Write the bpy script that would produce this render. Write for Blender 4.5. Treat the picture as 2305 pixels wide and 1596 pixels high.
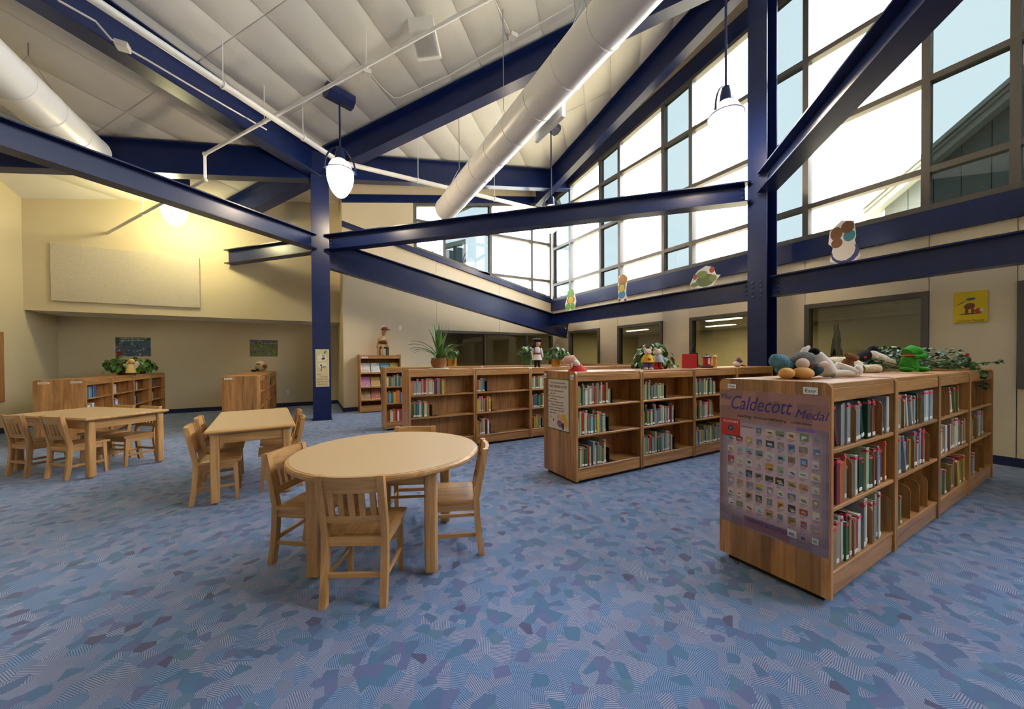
import bpy, math, random
from mathutils import Vector, Matrix
random.seed(7)
PI = math.pi
scene = bpy.context.scene
for o in list(bpy.data.objects): bpy.data.objects.remove(o, do_unlink=True)
COL = scene.collection

# ------------------------------------------------------------------ camera
F_PX, CY, HCAM = 811.128, 817.651, 1.2231
YAW, PITCH, ROLL = -0.5142527, -0.01047198, -0.00610865
def cam_axes():
    r = Vector((math.cos(YAW), math.sin(YAW), 0)); f = Vector((-math.sin(YAW), math.cos(YAW), 0)); u = Vector((0, 0, 1))
    f2 = math.cos(PITCH)*f + math.sin(PITCH)*u; u2 = -math.sin(PITCH)*f + math.cos(PITCH)*u
    return math.cos(ROLL)*r + math.sin(ROLL)*u2, f2, -math.sin(ROLL)*r + math.cos(ROLL)*u2
CR, CF, CU = cam_axes()
CAM = Vector((0, 0, HCAM))
cd = bpy.data.cameras.new('camera'); cam = bpy.data.objects.new('camera', cd); COL.objects.link(cam)
cd.sensor_width = 36; cd.lens = F_PX/2305*36; cd.shift_y = (CY-798)/2305; cd.clip_start = .05; cd.clip_end = 300
m = Matrix((CR, CU, -CF)).transposed().to_4x4(); m.translation = CAM
cam.matrix_world = m; scene.camera = cam
def ray(u, v): return CF + CR*((u-1152.5)/F_PX) - CU*((v-CY)/F_PX)
def at_z(u, v, z=0): d = ray(u, v); return CAM + d*((z-HCAM)/d.z)
def on_x(u, v, x): d = ray(u, v); return CAM + d*(x/d.x)
def on_y(u, v, y): d = ray(u, v); return CAM + d*(y/d.y)
def at_depth(u, v, s): return CAM + ray(u, v)*s
def zP(x, y): return 7.13 + .195*x - .197*y
def on_ceiling(u, v, drop=0):
    n = Vector((-.195, .197, 1)); d = ray(u, v)
    return CAM + d*((7.13-drop-HCAM)/d.dot(n))

# ------------------------------------------------------------------ world and exposure
w = bpy.data.worlds.new('overcast_sky'); scene.world = w; w.use_nodes = True
bg = w.node_tree.nodes['Background']; bg.inputs[0].default_value = (.93, .97, 1, 1); bg.inputs[1].default_value = 9.0
vs = scene.view_settings
vs.view_transform = 'Standard'; vs.look = 'None'; vs.gamma = 1; vs.use_curve_mapping = False; vs.exposure = 0.98

# ------------------------------------------------------------------ materials
MATS = {}
def new_mat(name):
    mt = bpy.data.materials.new(name); mt.use_nodes = True; MATS[name] = mt
    return mt, mt.node_tree.nodes, mt.node_tree.links, mt.node_tree.nodes['Principled BSDF']
def plain(name, rgb, rough=.5, metal=0, spec=.5, var=.12, scale=6, bump=0, bscale=60, coat=0):
    mt, N, L, b = new_mat(name)
    b.inputs['Roughness'].default_value = rough; b.inputs['Metallic'].default_value = metal
    b.inputs['Specular IOR Level'].default_value = spec; b.inputs['Coat Weight'].default_value = coat
    tc = N.new('ShaderNodeTexCoord'); nz = N.new('ShaderNodeTexNoise'); nz.inputs['Scale'].default_value = scale; nz.inputs['Detail'].default_value = 4
    L.new(tc.outputs['Object'], nz.inputs['Vector'])
    mx = N.new('ShaderNodeMix'); mx.data_type = 'RGBA'
    mx.inputs[6].default_value = (*[c*(1-var) for c in rgb], 1); mx.inputs[7].default_value = (*[min(1, c*(1+var)) for c in rgb], 1)
    L.new(nz.outputs['Fac'], mx.inputs[0]); L.new(mx.outputs[2], b.inputs['Base Color'])
    if bump:
        n2 = N.new('ShaderNodeTexNoise'); n2.inputs['Scale'].default_value = bscale; L.new(tc.outputs['Object'], n2.inputs['Vector'])
        bp = N.new('ShaderNodeBump'); bp.inputs['Strength'].default_value = bump; bp.inputs['Distance'].default_value = .01
        L.new(n2.outputs['Fac'], bp.inputs['Height']); L.new(bp.outputs['Normal'], b.inputs['Normal'])
    return mt
def wood(name, dark, light, axis=2, rough=.38, scale=1.0, boards=0):
    """grain stretched along one local axis; every object gets its own offset"""
    mt, N, L, b = new_mat(name)
    tc = N.new('ShaderNodeTexCoord'); oi = N.new('ShaderNodeObjectInfo')
    mp = N.new('ShaderNodeMapping'); s = [14*scale]*3; s[axis] = .9*scale; mp.inputs['Scale'].default_value = s
    va = N.new('ShaderNodeVectorMath'); va.operation = 'ADD'
    ms = N.new('ShaderNodeMath'); ms.operation = 'MULTIPLY'; ms.inputs[1].default_value = 37
    L.new(oi.outputs['Random'], ms.inputs[0]); L.new(tc.outputs['Object'], va.inputs[0]); L.new(ms.outputs[0], va.inputs[1]); L.new(va.outputs[0], mp.inputs['Vector'])
    n1 = N.new('ShaderNodeTexNoise'); n1.inputs['Scale'].default_value = 1.6; n1.inputs['Detail'].default_value = 5; n1.inputs['Distortion'].default_value = 1.1
    n2 = N.new('ShaderNodeTexNoise'); n2.inputs['Scale'].default_value = 9; n2.inputs['Detail'].default_value = 3
    L.new(mp.outputs[0], n1.inputs['Vector']); L.new(mp.outputs[0], n2.inputs['Vector'])
    ad = N.new('ShaderNodeMath'); ad.operation = 'MULTIPLY_ADD'; ad.inputs[1].default_value = .28
    L.new(n2.outputs['Fac'], ad.inputs[0]); L.new(n1.outputs['Fac'], ad.inputs[2])
    rp = N.new('ShaderNodeValToRGB'); rp.color_ramp.elements[0].position = .42; rp.color_ramp.elements[1].position = .82
    rp.color_ramp.elements[0].color = (*dark, 1); rp.color_ramp.elements[1].color = (*light, 1)
    L.new(ad.outputs[0], rp.inputs['Fac'])
    hs = N.new('ShaderNodeHueSaturation'); L.new(rp.outputs[0], hs.inputs['Color'])
    mr = N.new('ShaderNodeMapRange'); mr.inputs[3].default_value = .86; mr.inputs[4].default_value = 1.14
    L.new(oi.outputs['Random'], mr.inputs[0])
    if boards:   # glued-up boards of slightly different tone across local axis Y
        sp = N.new('ShaderNodeSeparateXYZ'); L.new(va.outputs[0], sp.inputs[0])
        fl = N.new('ShaderNodeMath'); fl.operation = 'MULTIPLY'; fl.inputs[1].default_value = boards; L.new(sp.outputs['Y'], fl.inputs[0])
        fr = N.new('ShaderNodeMath'); fr.operation = 'FLOOR'; L.new(fl.outputs[0], fr.inputs[0])
        wn = N.new('ShaderNodeTexWhiteNoise'); wn.noise_dimensions = '1D'; L.new(fr.outputs[0], wn.inputs['W']); L.new(wn.outputs['Value'], mr.inputs[0])
        mr.inputs[3].default_value = .72; mr.inputs[4].default_value = 1.42
    L.new(mr.outputs[0], hs.inputs['Value']); L.new(hs.outputs[0], b.inputs['Base Color'])
    b.inputs['Roughness'].default_value = rough; b.inputs['Coat Weight'].default_value = .15; b.inputs['Coat Roughness'].default_value = .25
    return mt
def by_object_colour(name, rough=.5):
    mt, N, L, b = new_mat(name)
    oi = N.new('ShaderNodeObjectInfo'); tc = N.new('ShaderNodeTexCoord'); nz = N.new('ShaderNodeTexNoise'); nz.inputs['Scale'].default_value = 5
    L.new(tc.outputs['Object'], nz.inputs['Vector'])
    mx = N.new('ShaderNodeMix'); mx.data_type = 'RGBA'; mx.blend_type = 'MULTIPLY'; mx.inputs[0].default_value = .35
    L.new(oi.outputs['Color'], mx.inputs[6]); L.new(nz.outputs['Fac'], mx.inputs[7]); L.new(mx.outputs[2], b.inputs['Base Color'])
    b.inputs['Roughness'].default_value = rough
    return mt
def by_attribute(name, rough=.5):
    mt, N, L, b = new_mat(name)
    at = N.new('ShaderNodeAttribute'); at.attribute_name = 'col'; L.new(at.outputs['Color'], b.inputs['Base Color']); b.inputs['Roughness'].default_value = rough
    return mt
def glass(name, tint, refl=.10):
    mt, N, L, b = new_mat(name); N.remove(b)
    out = N['Material Output']; tr = N.new('ShaderNodeBsdfTransparent'); tr.inputs[0].default_value = (*tint, 1)
    gl = N.new('ShaderNodeBsdfGlossy'); gl.inputs['Roughness'].default_value = .02
    lw = N.new('ShaderNodeLayerWeight'); lw.inputs['Blend'].default_value = .5
    pw = N.new('ShaderNodeMath'); pw.operation = 'POWER'; pw.inputs[1].default_value = 5; L.new(lw.outputs['Facing'], pw.inputs[0])
    mu = N.new('ShaderNodeMath'); mu.operation = 'MULTIPLY_ADD'; mu.inputs[1].default_value = .8; mu.inputs[2].default_value = refl; mu.use_clamp = True; L.new(pw.outputs[0], mu.inputs[0])
    mx = N.new('ShaderNodeMixShader'); L.new(mu.outputs[0], mx.inputs[0]); L.new(tr.outputs[0], mx.inputs[1]); L.new(gl.outputs[0], mx.inputs[2]); L.new(mx.outputs[0], out.inputs[0])
    return mt
def glow(name, rgb, strength):
    mt, N, L, b = new_mat(name)
    b.inputs['Base Color'].default_value = (.8, .8, .75, 1); b.inputs['Emission Color'].default_value = (*rgb, 1); b.inputs['Emission Strength'].default_value = strength
    b.inputs['Roughness'].default_value = .3
    return mt
def carpet():
    mt, N, L, b = new_mat('patchwork_carpet')
    geo = N.new('ShaderNodeNewGeometry')
    def layer(scale, off):
        vm = N.new('ShaderNodeVectorMath'); vm.operation = 'ADD'; vm.inputs[1].default_value = off
        L.new(geo.outputs['Position'], vm.inputs[0])
        vo = N.new('ShaderNodeTexVoronoi'); vo.voronoi_dimensions = '2D'; vo.inputs['Scale'].default_value = scale; vo.inputs['Randomness'].default_value = 1
        L.new(vm.outputs[0], vo.inputs['Vector'])
        sc = N.new('ShaderNodeSeparateColor'); L.new(vo.outputs['Color'], sc.inputs[0])
        return vm, sc
    vm, sc = layer(15, (3, 5, 0)); vm2, sc2 = layer(19, (11, 2, 0))
    def math_(op, a, bb=None, c=None):
        n = N.new('ShaderNodeMath'); n.operation = op
        for i, x in enumerate((a, bb, c)):
            if x is None: continue
            if isinstance(x, (int, float)): n.inputs[i].default_value = x
            else: L.new(x, n.inputs[i])
        return n.outputs[0]
    ang = math_('MULTIPLY', sc.outputs[0], PI)
    xyz = N.new('ShaderNodeSeparateXYZ'); L.new(geo.outputs['Position'], xyz.inputs[0])
    d = math_('ADD', math_('MULTIPLY', xyz.outputs[0], math_('COSINE', ang)), math_('MULTIPLY', xyz.outputs[1], math_('SINE', ang)))
    st = math_('SINE', math_('MULTIPLY', d, 2*PI/.0072))
    st = math_('MULTIPLY_ADD', st, .5, .5)
    rp = N.new('ShaderNodeValToRGB'); L.new(sc.outputs[1], rp.inputs[0])       # light thread colour of a striped patch
    e = rp.color_ramp.elements; e[0].color = (.29, .41, .68, 1); e[1].color = (.46, .53, .74, 1)
    n = e.new(.35); n.color = (.23, .41, .68, 1); n = e.new(.6); n.color = (.43, .44, .62, 1)
    mx = N.new('ShaderNodeMix'); mx.data_type = 'RGBA'; mx.inputs[6].default_value = (.055, .125, .34, 1); L.new(st, mx.inputs[0]); L.new(rp.outputs[0], mx.inputs[7])
    r2 = N.new('ShaderNodeValToRGB'); r2.color_ramp.interpolation = 'CONSTANT'; L.new(sc2.outputs[2], r2.inputs[0])   # solid patches
    e = r2.color_ramp.elements; e[0].color = (.085, .21, .40, 1); e[1].position = .25; e[1].color = (.14, .18, .40, 1)
    for p_, c_ in ((.45, (.10, .18, .38)), (.70, (.10, .11, .24)), (.77, (.22, .26, .44)), (.88, (.11, .23, .38))): n = e.new(p_); n.color = (*c_, 1)
    sol = math_('LESS_THAN', sc2.outputs[0], .27)
    m2 = N.new('ShaderNodeMix'); m2.data_type = 'RGBA'; L.new(sol, m2.inputs[0]); L.new(mx.outputs[2], m2.inputs[6]); L.new(r2.outputs[0], m2.inputs[7])
    nz = N.new('ShaderNodeTexNoise'); nz.inputs['Scale'].default_value = 420; L.new(geo.outputs['Position'], nz.inputs['Vector'])
    m3 = N.new('ShaderNodeMix'); m3.data_type = 'RGBA'; m3.blend_type = 'MULTIPLY'; m3.inputs[0].default_value = .5
    L.new(m2.outputs[2], m3.inputs[6]); L.new(nz.outputs['Fac'], m3.inputs[7]); L.new(m3.outputs[2], b.inputs['Base Color'])
    bp = N.new('ShaderNodeBump'); bp.inputs['Strength'].default_value = .25; bp.inputs['Distance'].default_value = .004; L.new(nz.outputs['Fac'], bp.inputs['Height']); L.new(bp.outputs[0], b.inputs['Normal'])
    b.inputs['Roughness'].default_value = .95; b.inputs['Specular IOR Level'].default_value = .15; b.inputs['Sheen Weight'].default_value = .26
    return mt
carpet()
plain('cream_wall', (.66, .565, .37), .75, var=.03, scale=2, spec=.3)
plain('tan_panel', (.70, .595, .42), .55, var=.05, scale=3, spec=.4)
plain('joint_dark', (.70, .595, .42), .6)
plain('ceiling_vinyl', (.80, .77, .70), .45, var=.05, scale=3, bump=.35, bscale=7)
plain('navy_steel', (.005, .0145, .080), .32, var=.25, scale=5, spec=.45, bump=.05, bscale=40)
plain('navy_base', (.008, .016, .07), .5)
plain('bronze_frame', (.105, .095, .08), .45, spec=.4)
plain('white_paint', (.82, .80, .75), .4, var=.03)
plain('white_matt', (.85, .84, .80), .7, var=.03)
plain('duct_white', (.86, .84, .80), .33, var=.04, scale=2, spec=.5)
plain('black_plastic', (.012, .012, .014), .4)
plain('grey_steel', (.35, .36, .37), .35, metal=.8)
plain('bolt_steel', (.03, .05, .13), .35, metal=.3)
plain('acoustic_felt', (.60, .54, .43), .95, var=.30, scale=70, bump=.6, bscale=110)
wood('oak_upright', (.25, .098, .026), (.50, .25, .082), 2, boards=9)
wood('oak_upright_plain', (.25, .10, .027), (.48, .24, .08), 2)
wood('oak_along', (.27, .112, .032), (.53, .275, .095), 0)
wood('oak_back', (.25, .10, .027), (.48, .24, .08), 2, rough=.5)
wood('birch_leg', (.37, .18, .055), (.62, .35, .13), 2)
wood('birch_rail', (.37, .18, .055), (.62, .35, .13), 0)
wood('birch_seat', (.38, .185, .06), (.63, .36, .135), 1)
plain('laminate_top', (.56, .385, .205), .42, var=.05, scale=40, spec=.4)
by_object_colour('book_cover'); by_attribute('print'); by_attribute('soft_print', .8)
plain('page_white', (.80, .78, .70), .8, var=.06, scale=80)
plain('label_red', (.68, .045, .10), .6); plain('label_white', (.82, .80, .78), .6)
plain('ink', (.02, .02, .025), .7); plain('ink_purple', (.055, .03, .24), .6)
glass('clear_glass', (.97, .98, 1), .02); glass('tinted_glass', (.20, .222, .226), .03); glass('dark_glass', (.80, .83, .80), .07)
def lit_glass(name, rgb, em):
    """thin diffusing glass: lets most of the bulb's light through and glows itself"""
    mt, N, L, b = new_mat(name); N.remove(b); tr = N.new('ShaderNodeBsdfTransparent'); em_ = N.new('ShaderNodeEmission'); em_.inputs[0].default_value = (*rgb, 1); em_.inputs[1].default_value = em
    ad = N.new('ShaderNodeAddShader'); L.new(tr.outputs[0], ad.inputs[0]); L.new(em_.outputs[0], ad.inputs[1]); L.new(ad.outputs[0], N['Material Output'].inputs[0]); mt.cycles.emission_sampling = 'NONE'
lit_glass('lamp_glow', (1, .86, .68), 1.5); lit_glass('lamp_glow_green', (1, .93, .62), 1.5); glow('tube_glow', (1, .86, .58), 2.5); MATS['tube_glow'].cycles.emission_sampling = 'NONE'
def translucent(name, rgb, em):
    mt, N, L, b = new_mat(name); b.inputs['Base Color'].default_value = (*rgb, 1); b.inputs['Roughness'].default_value = .35
    b.inputs['Emission Color'].default_value = (1, .86, .62, 1); b.inputs['Emission Strength'].default_value = em
translucent('lamp_dome', (.8, .74, .6), .9); MATS['lamp_dome'].cycles.emission_sampling = 'NONE'
plain('leaf_green', (.06, .20, .03), .4, var=.45, scale=9); plain('leaf_dark', (.028, .10, .025), .45, var=.5, scale=9); plain('leaf_pale', (.19, .30, .10), .45, var=.3, scale=12)
plain('soil', (.05, .03, .02), .95); plain('bark', (.10, .075, .05), .9)

# ------------------------------------------------------------------ geometry helpers
class MB:
    def __init__(s): s.v = []; s.f = []; s.c = None
    def add(s, vs_, fs):
        n = len(s.v); s.v += [tuple(p) for p in vs_]; s.f += [tuple(i+n for i in f) for f in fs]; return s
    def box(s, x0, x1, y0, y1, z0, z1, M=None):
        P = [Vector(p) for p in ((x0,y0,z0),(x1,y0,z0),(x1,y1,z0),(x0,y1,z0),(x0,y0,z1),(x1,y0,z1),(x1,y1,z1),(x0,y1,z1))]
        if M: P = [M @ p for p in P]
        return s.add(P, ((3,2,1,0),(4,5,6,7),(0,1,5,4),(1,2,6,5),(2,3,7,6),(3,0,4,7)))
    def cbox(s, x0, x1, y0, y1, z0, z1, c=.004, M=None):
        """box with chamfered edges"""
        X, Y, Z = (x0, x1), (y0, y1), (z0, z1); P = []; idx = {}
        for i in (0,1):
            for j in (0,1):
                for k in (0,1):
                    for a in range(3):
                        q = [X[i], Y[j], Z[k]]
                        for b_, (n, t) in enumerate(zip((i,j,k), (0,1,2))):
                            if b_ != a: q[b_] += c*(1 if n == 0 else -1)
                        idx[i,j,k,a] = len(P); P.append(Vector(q))
        F = []
        for a in range(3):
            b_, c_ = (a+1) % 3, (a+2) % 3
            for sgn in (0,1):
                ring = []
                for (p, q) in ((0,0),(1,0),(1,1),(0,1)):
                    t = [0,0,0]; t[a] = sgn; t[b_] = p; t[c_] = q; ring.append(idx[(*t, a)])
                F.append(tuple(ring if sgn else ring[::-1]))
            for p in (0,1):
                for q in (0,1):
                    t0 = [0,0,0]; t1 = [0,0,0]; t0[a] = 0; t1[a] = 1
                    for t in (t0, t1): t[b_] = p; t[c_] = q
                    r = (idx[(*t0, b_)], idx[(*t1, b_)], idx[(*t1, c_)], idx[(*t0, c_)])
                    F.append(r if (p ^ q) == 0 else r[::-1])
        for i in (0,1):
            for j in (0,1):
                for k in (0,1):
                    r = (idx[i,j,k,0], idx[i,j,k,1], idx[i,j,k,2]); F.append(r if (i+j+k) % 2 else r[::-1])
        if M: P = [M @ p for p in P]
        return s.add(P, F)
    def prism(s, poly, axis, d0, d1, M=None):
        n = len(poly); P = []
        for d in (d0, d1):
            for a, b_ in poly:
                q = {0: (d, a, b_), 1: (a, d, b_), 2: (a, b_, d)}[axis]; P.append(Vector(q))
        if M: P = [M @ p for p in P]
        F = [tuple(range(n))[::-1], tuple(range(n, 2*n))] + [(i, (i+1) % n, n+(i+1) % n, n+i) for i in range(n)]
        return s.add(P, F)
    def tube(s, path, r, seg=10, cap=True):
        path = [Vector(p) for p in path]; rs = r if isinstance(r, (list, tuple)) else [r]*len(path); P = []; prev = None
        for i, p in enumerate(path):
            t = (path[min(i+1, len(path)-1)] - path[max(i-1, 0)]).normalized()
            if prev is None: a = t.orthogonal().normalized()
            else: a = (prev - t*prev.dot(t)).normalized()
            prev = a; b_ = t.cross(a)
            for k in range(seg):
                an = 2*PI*k/seg; P.append(p + (a*math.cos(an)+b_*math.sin(an))*rs[i])
        F = []
        for i in range(len(path)-1):
            for k in range(seg): F.append((i*seg+k, i*seg+(k+1) % seg, (i+1)*seg+(k+1) % seg, (i+1)*seg+k))
        if cap: F += [tuple(range(seg))[::-1], tuple(range((len(path)-1)*seg, len(path)*seg))]
        return s.add(P, F)
    def lathe(s, prof, seg=20, M=None):
        P = [Vector((r*math.cos(2*PI*k/seg), r*math.sin(2*PI*k/seg), z)) for r, z in prof for k in range(seg)]
        F = [(i*seg+k, i*seg+(k+1) % seg, (i+1)*seg+(k+1) % seg, (i+1)*seg+k) for i in range(len(prof)-1) for k in range(seg)]
        F += [tuple(range(seg))[::-1], tuple(range((len(prof)-1)*seg, len(prof)*seg))]
        if M: P = [M @ p for p in P]
        return s.add(P, F)
    def ball(s, c, r, seg=14, rings=9, M=None, jit=0):
        r = r if isinstance(r, (list, tuple)) else (r, r, r); P = []
        for i in range(rings+1):
            th = PI*i/rings
            for k in range(seg):
                ph = 2*PI*k/seg; j = 1+random.uniform(-jit, jit)
                q = Vector((math.sin(th)*math.cos(ph)*r[0]*j, math.sin(th)*math.sin(ph)*r[1]*j, math.cos(th)*r[2]*j))
                if M: q = M @ q
                P.append(q + Vector(c))
        F = [(i*seg+k, (i+1)*seg+k, (i+1)*seg+(k+1) % seg, i*seg+(k+1) % seg) for i in range(rings) for k in range(seg)]
        return s.add(P, F)
    def mesh(s, name, mat, smooth=True, angle=35):
        me = bpy.data.meshes.new(name); me.from_pydata(s.v, [], s.f); me.materials.append(MATS[mat] if isinstance(mat, str) else mat)
        if s.c:
            at = me.color_attributes.new('col', 'FLOAT_COLOR', 'CORNER'); k = 0
            for fi, f in enumerate(s.f):
                for _ in f: at.data[k].color = (*s.c[fi], 1); k += 1
        if smooth:
            me.polygons.foreach_set('use_smooth', [True]*len(me.polygons)); me.set_sharp_from_angle(angle=math.radians(angle))
        me.update(); return me
    def build(s, name, mat, parent=None, smooth=True, angle=35): return link(name, s.mesh(name, mat, smooth, angle), parent)
def link(name, me, parent=None, loc=None, rz=0, scale=None):
    o = bpy.data.objects.new(name, me); COL.objects.link(o)
    if parent: o.parent = parent
    if loc is not None: o.location = loc
    if rz: o.rotation_euler = (0, 0, rz)
    if scale: o.scale = scale
    return o
def tag(o, label, cat, group=None):
    o['label'] = label; o['category'] = cat
    if group: o['group'] = group
    return o
def thing(name, label, cat, loc=(0,0,0), rz=0, group=None): return tag(link(name, None, None, loc, rz), label, cat, group)
def struct(o): o['kind'] = 'structure'; return o
def copy_tree(o, parent=None):
    c = o.copy(); COL.objects.link(c)
    if parent: c.parent = parent
    for ch in o.children: copy_tree(ch, c)
    return c
CACHE = {}
def cached(key, fn):
    if key not in CACHE: CACHE[key] = fn()
    return CACHE[key]
def frame(o, n, up=(0,0,1)):
    """matrix: local X right, local Y up, local Z along n"""
    n = Vector(n).normalized(); up = Vector(up); r = up.cross(n).normalized(); u = n.cross(r)
    M = Matrix((r, u, n)).transposed().to_4x4(); M.translation = Vector(o); return M
def text_mesh(s, size, mat, align='CENTER', shear=0, extrude=.0006):
    cu = bpy.data.curves.new('txt', 'FONT'); cu.body = s; cu.size = size; cu.align_x = align; cu.align_y = 'CENTER'; cu.shear = shear; cu.extrude = extrude; cu.resolution_u = 3
    o = bpy.data.objects.new('txt', cu); COL.objects.link(o); dg = bpy.context.evaluated_depsgraph_get()
    me = bpy.data.meshes.new_from_object(o.evaluated_get(dg)); bpy.data.objects.remove(o); me.materials.clear(); me.materials.append(MATS[mat]); return me
def put_text(s, size, mat, parent, loc, **k):
    o = link('lettering', text_mesh(s, size, mat, **k), parent, loc); return o
ORD = ['first','second','third','fourth','fifth','sixth','seventh','eighth','ninth','tenth','eleventh','twelfth','thirteenth','fourteenth','fifteenth','sixteenth','seventeenth','eighteenth','nineteenth','twentieth','twenty-first','twenty-second','twenty-third','twenty-fourth','twenty-fifth','twenty-sixth','twenty-seventh','twenty-eighth','twenty-ninth','thirtieth']

# ================================================================== THE SHELL
XA, YB, XL, YW, YALC, XRET, YBACK, ZSOF = 6.8, 9.4, -4.6, 10.3, 11.35, .72, -4.5, 2.2
struct(MB().box(XL-.2, XA+.15, YBACK-.2, YALC+.2, -.1, 0).build('floor', 'patchwork_carpet', smooth=False))
# ceiling: a sloping deck and the seamed facing panels under it
def deck(x0, x1, y0, y1, off):
    b = MB(); P = [(x, y, zP(x, y)+off) for x, y in ((x0,y0),(x1,y0),(x1,y1),(x0,y1))]; Q = [(x, y, z+.15) for x, y, z in P]
    return b.add(P+Q, ((0,1,2,3),(7,6,5,4),(1,0,4,5),(2,1,5,6),(3,2,6,7),(0,3,7,4)))
ceil_o = struct(deck(XL-.2, XA+.5, YBACK-.2, YW+.15, .06).build('ceiling', 'white_matt', smooth=False))
PE, PG = 2.25, .585
def puff():
    b = MB(); nx, ny = 6, 10; P = []
    for j in range(ny+1):
        for i in range(nx+1):
            x = (i/nx-.5)*(PG-.012); y = (j/ny-.5)*(PE-.012); t = (1-(2*i/nx-1)**4)*(1-(2*j/ny-1)**8)
            P.append((x, y, (.05-.032*t)))
    F = [(j*(nx+1)+i, (j+1)*(nx+1)+i, (j+1)*(nx+1)+i+1, j*(nx+1)+i+1) for j in range(ny) for i in range(nx)]
    return b.add(P, F).mesh('ceiling_panel', 'ceiling_vinyl', angle=70)
puff_me = puff()
ge = Vector((1, 1, -.002)).normalized(); gg = Vector((1, -1, .392)).normalized(); gn = gg.cross(ge).normalized()
for a in range(-6, 8):
    for c in range(-22, 16):
        e0 = (a+.5)*PE - .63; g0 = (c+.5)*PG
        x, y = (e0+g0*.964)/2**.5, (e0-g0*.964)/2**.5
        if not (XL-.3 < x < XA+.3 and YBACK-.3 < y < YW+.2): continue
        M = Matrix((gg, ge, gn)).transposed().to_4x4(); M.translation = Vector((x, y, zP(x, y)))
        o = link('ceiling_panel', puff_me, ceil_o); o.matrix_local = M
# --- walls
def slab(name, mat, x0, x1, y0, y1, z0, z1, parent=None): return MB().box(x0, x1, y0, y1, z0, z1).build(name, mat, parent, smooth=False)
def wallpoly(name, mat, pts, axis, d0, d1, parent=None): return MB().prism(pts, axis, d0, d1).build(name, mat, parent, smooth=False)
# left wall (x = XL)
struct(wallpoly('wall_left', 'cream_wall', [(YBACK,0),(YALC,0),(YALC,zP(XL,YALC)+.3),(YBACK,zP(XL,YBACK)+.2)], 0, XL-.15, XL))
struct(wallpoly('wall_back', 'cream_wall', [(XL-.15,0),(XA+.2,0),(XA+.2,zP(XA,YBACK)+.3),(XL-.15,zP(XL,YBACK)+.2)], 1, YBACK-.15, YBACK))
struct(slab('wall_alcove', 'cream_wall', XL, XRET+.12, YALC, YALC+.15, 0, ZSOF+.3))
wl = struct(wallpoly('wall_upper', 'cream_wall', [(XL,ZSOF),(XRET+.1,ZSOF),(XRET+.1,zP(XRET,YW)+.12),(XL,zP(XL,YW)+.12)], 1, YW, YW+.12))
struct(slab('trim_1', 'white_matt', XL, XRET, YW+.12, YALC, ZSOF, ZSOF+.05))      # soffit board
struct(wallpoly('wall_return', 'cream_wall', [(YB+.10,0),(YALC+.1,0),(YALC+.1,ZSOF+.3),(YW+.12,ZSOF+.3),(YW+.12,zP(XRET,YW)+.1),(YB+.10,zP(XRET,YB)+.1)], 0, XRET, XRET+.12))
# wall B (y = YB): panels below the sloping sill, blue sill and head, clerestory glazing
def sillB(x): return 4.547-.2284*x
def headB(x): return 4.796+.2039*x
wB = struct(wallpoly('wall_far', 'joint_dark', [(XRET,0),(3.0,0),(3.0,2.02),(XA+.1,2.02),(XA+.1,sillB(XA)),(XRET,sillB(XRET))], 1, YB+.02, YB+.12))
slab('wall_panel', 'tan_panel', 3.0, XA+.1, YB, YB+.12, 0, .87, wB)
def pB(x0, x1, f0, f1): wallpoly('wall_panel', 'tan_panel', [(x0+.004,f0(x0)),(x1-.004,f0(x1)),(x1-.004,f1(x1)),(x0+.004,f1(x0))], 1, YB, YB+.03, wB)
pB(XRET, 3.0, lambda x: 0, sillB)
for x0, x1 in ((3.0, 4.9), (4.9, XA)): pB(x0, x1, lambda x: 2.03, sillB)
wallpoly('wall_panel', 'cream_wall', [(XRET,sillB(XRET)),(2.41,sillB(2.41)),(2.41,headB(2.41)),(XRET,headB(XRET))], 1, YB, YB+.1, wB)
wallpoly('wall_panel', 'tan_panel', [(XRET,headB(XRET)+.19),(XA+.1,headB(XA)+.19),(XA+.1,zP(XA,YB)+.12),(XRET,zP(XRET,YB)+.12)], 1, YB, YB+.1, wB)
struct(wallpoly('trim_2', 'navy_steel', [(XRET,sillB(XRET)),(XA,sillB(XA)),(XA,sillB(XA)+.13),(XRET,sillB(XRET)+.13)], 1, YB-.05, YB+.02))
struct(wallpoly('trim_3', 'navy_steel', [(XRET,headB(XRET)),(XA,headB(XA)),(XA,headB(XA)+.19),(XRET,headB(XRET)+.19)], 1, YB-.05, YB+.02))
# wall A (x = XA): panels on a 0.65 m / 1.3 m module
JA = [-4.5,-3.82,-2.52,-1.87,-.57,.08-.0,.72,1.37,2.67,3.32,4.63,5.28,6.60,7.25,8.55,9.4]
JA = [YBACK,-3.18,-1.88,-1.23,.07-.0+.0,.72,1.37,2.67,3.32,4.63,5.28,6.60,7.25,8.55,YB]
# wide (window) bays start after 0.07-, i.e. every second interval
WIDE = [(-.58,.72),(1.37,2.67),(3.32,4.63),(5.28,6.60),(7.25,8.55)]
NARROW = [(.72,1.37),(2.67,3.32),(4.63,5.28),(6.60,7.25),(8.55,YB),(YBACK,-.58)]
ZW0, ZW1, ZB0, ZB1 = .87, 2.05, 2.75, 3.05
wA = struct(slab('wall_right', 'joint_dark', XA+.03, XA+.12, YBACK, YB+.1, ZW1+.01, ZB1))
slab('wall_panel', 'joint_dark', XA+.03, XA+.12, YBACK, YB+.1, 0, ZW0-.01, wA)
def pA(y0, y1, z0, z1): slab('wall_panel', 'tan_panel', XA, XA+.03, y0+.004, y1-.004, z0, z1, wA)
for y0, y1 in NARROW: pA(y0, y1, 0, ZB0); slab('wall_panel', 'joint_dark', XA+.03, XA+.12, y0, y1, ZW0-.01, ZW1+.01, wA)
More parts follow.
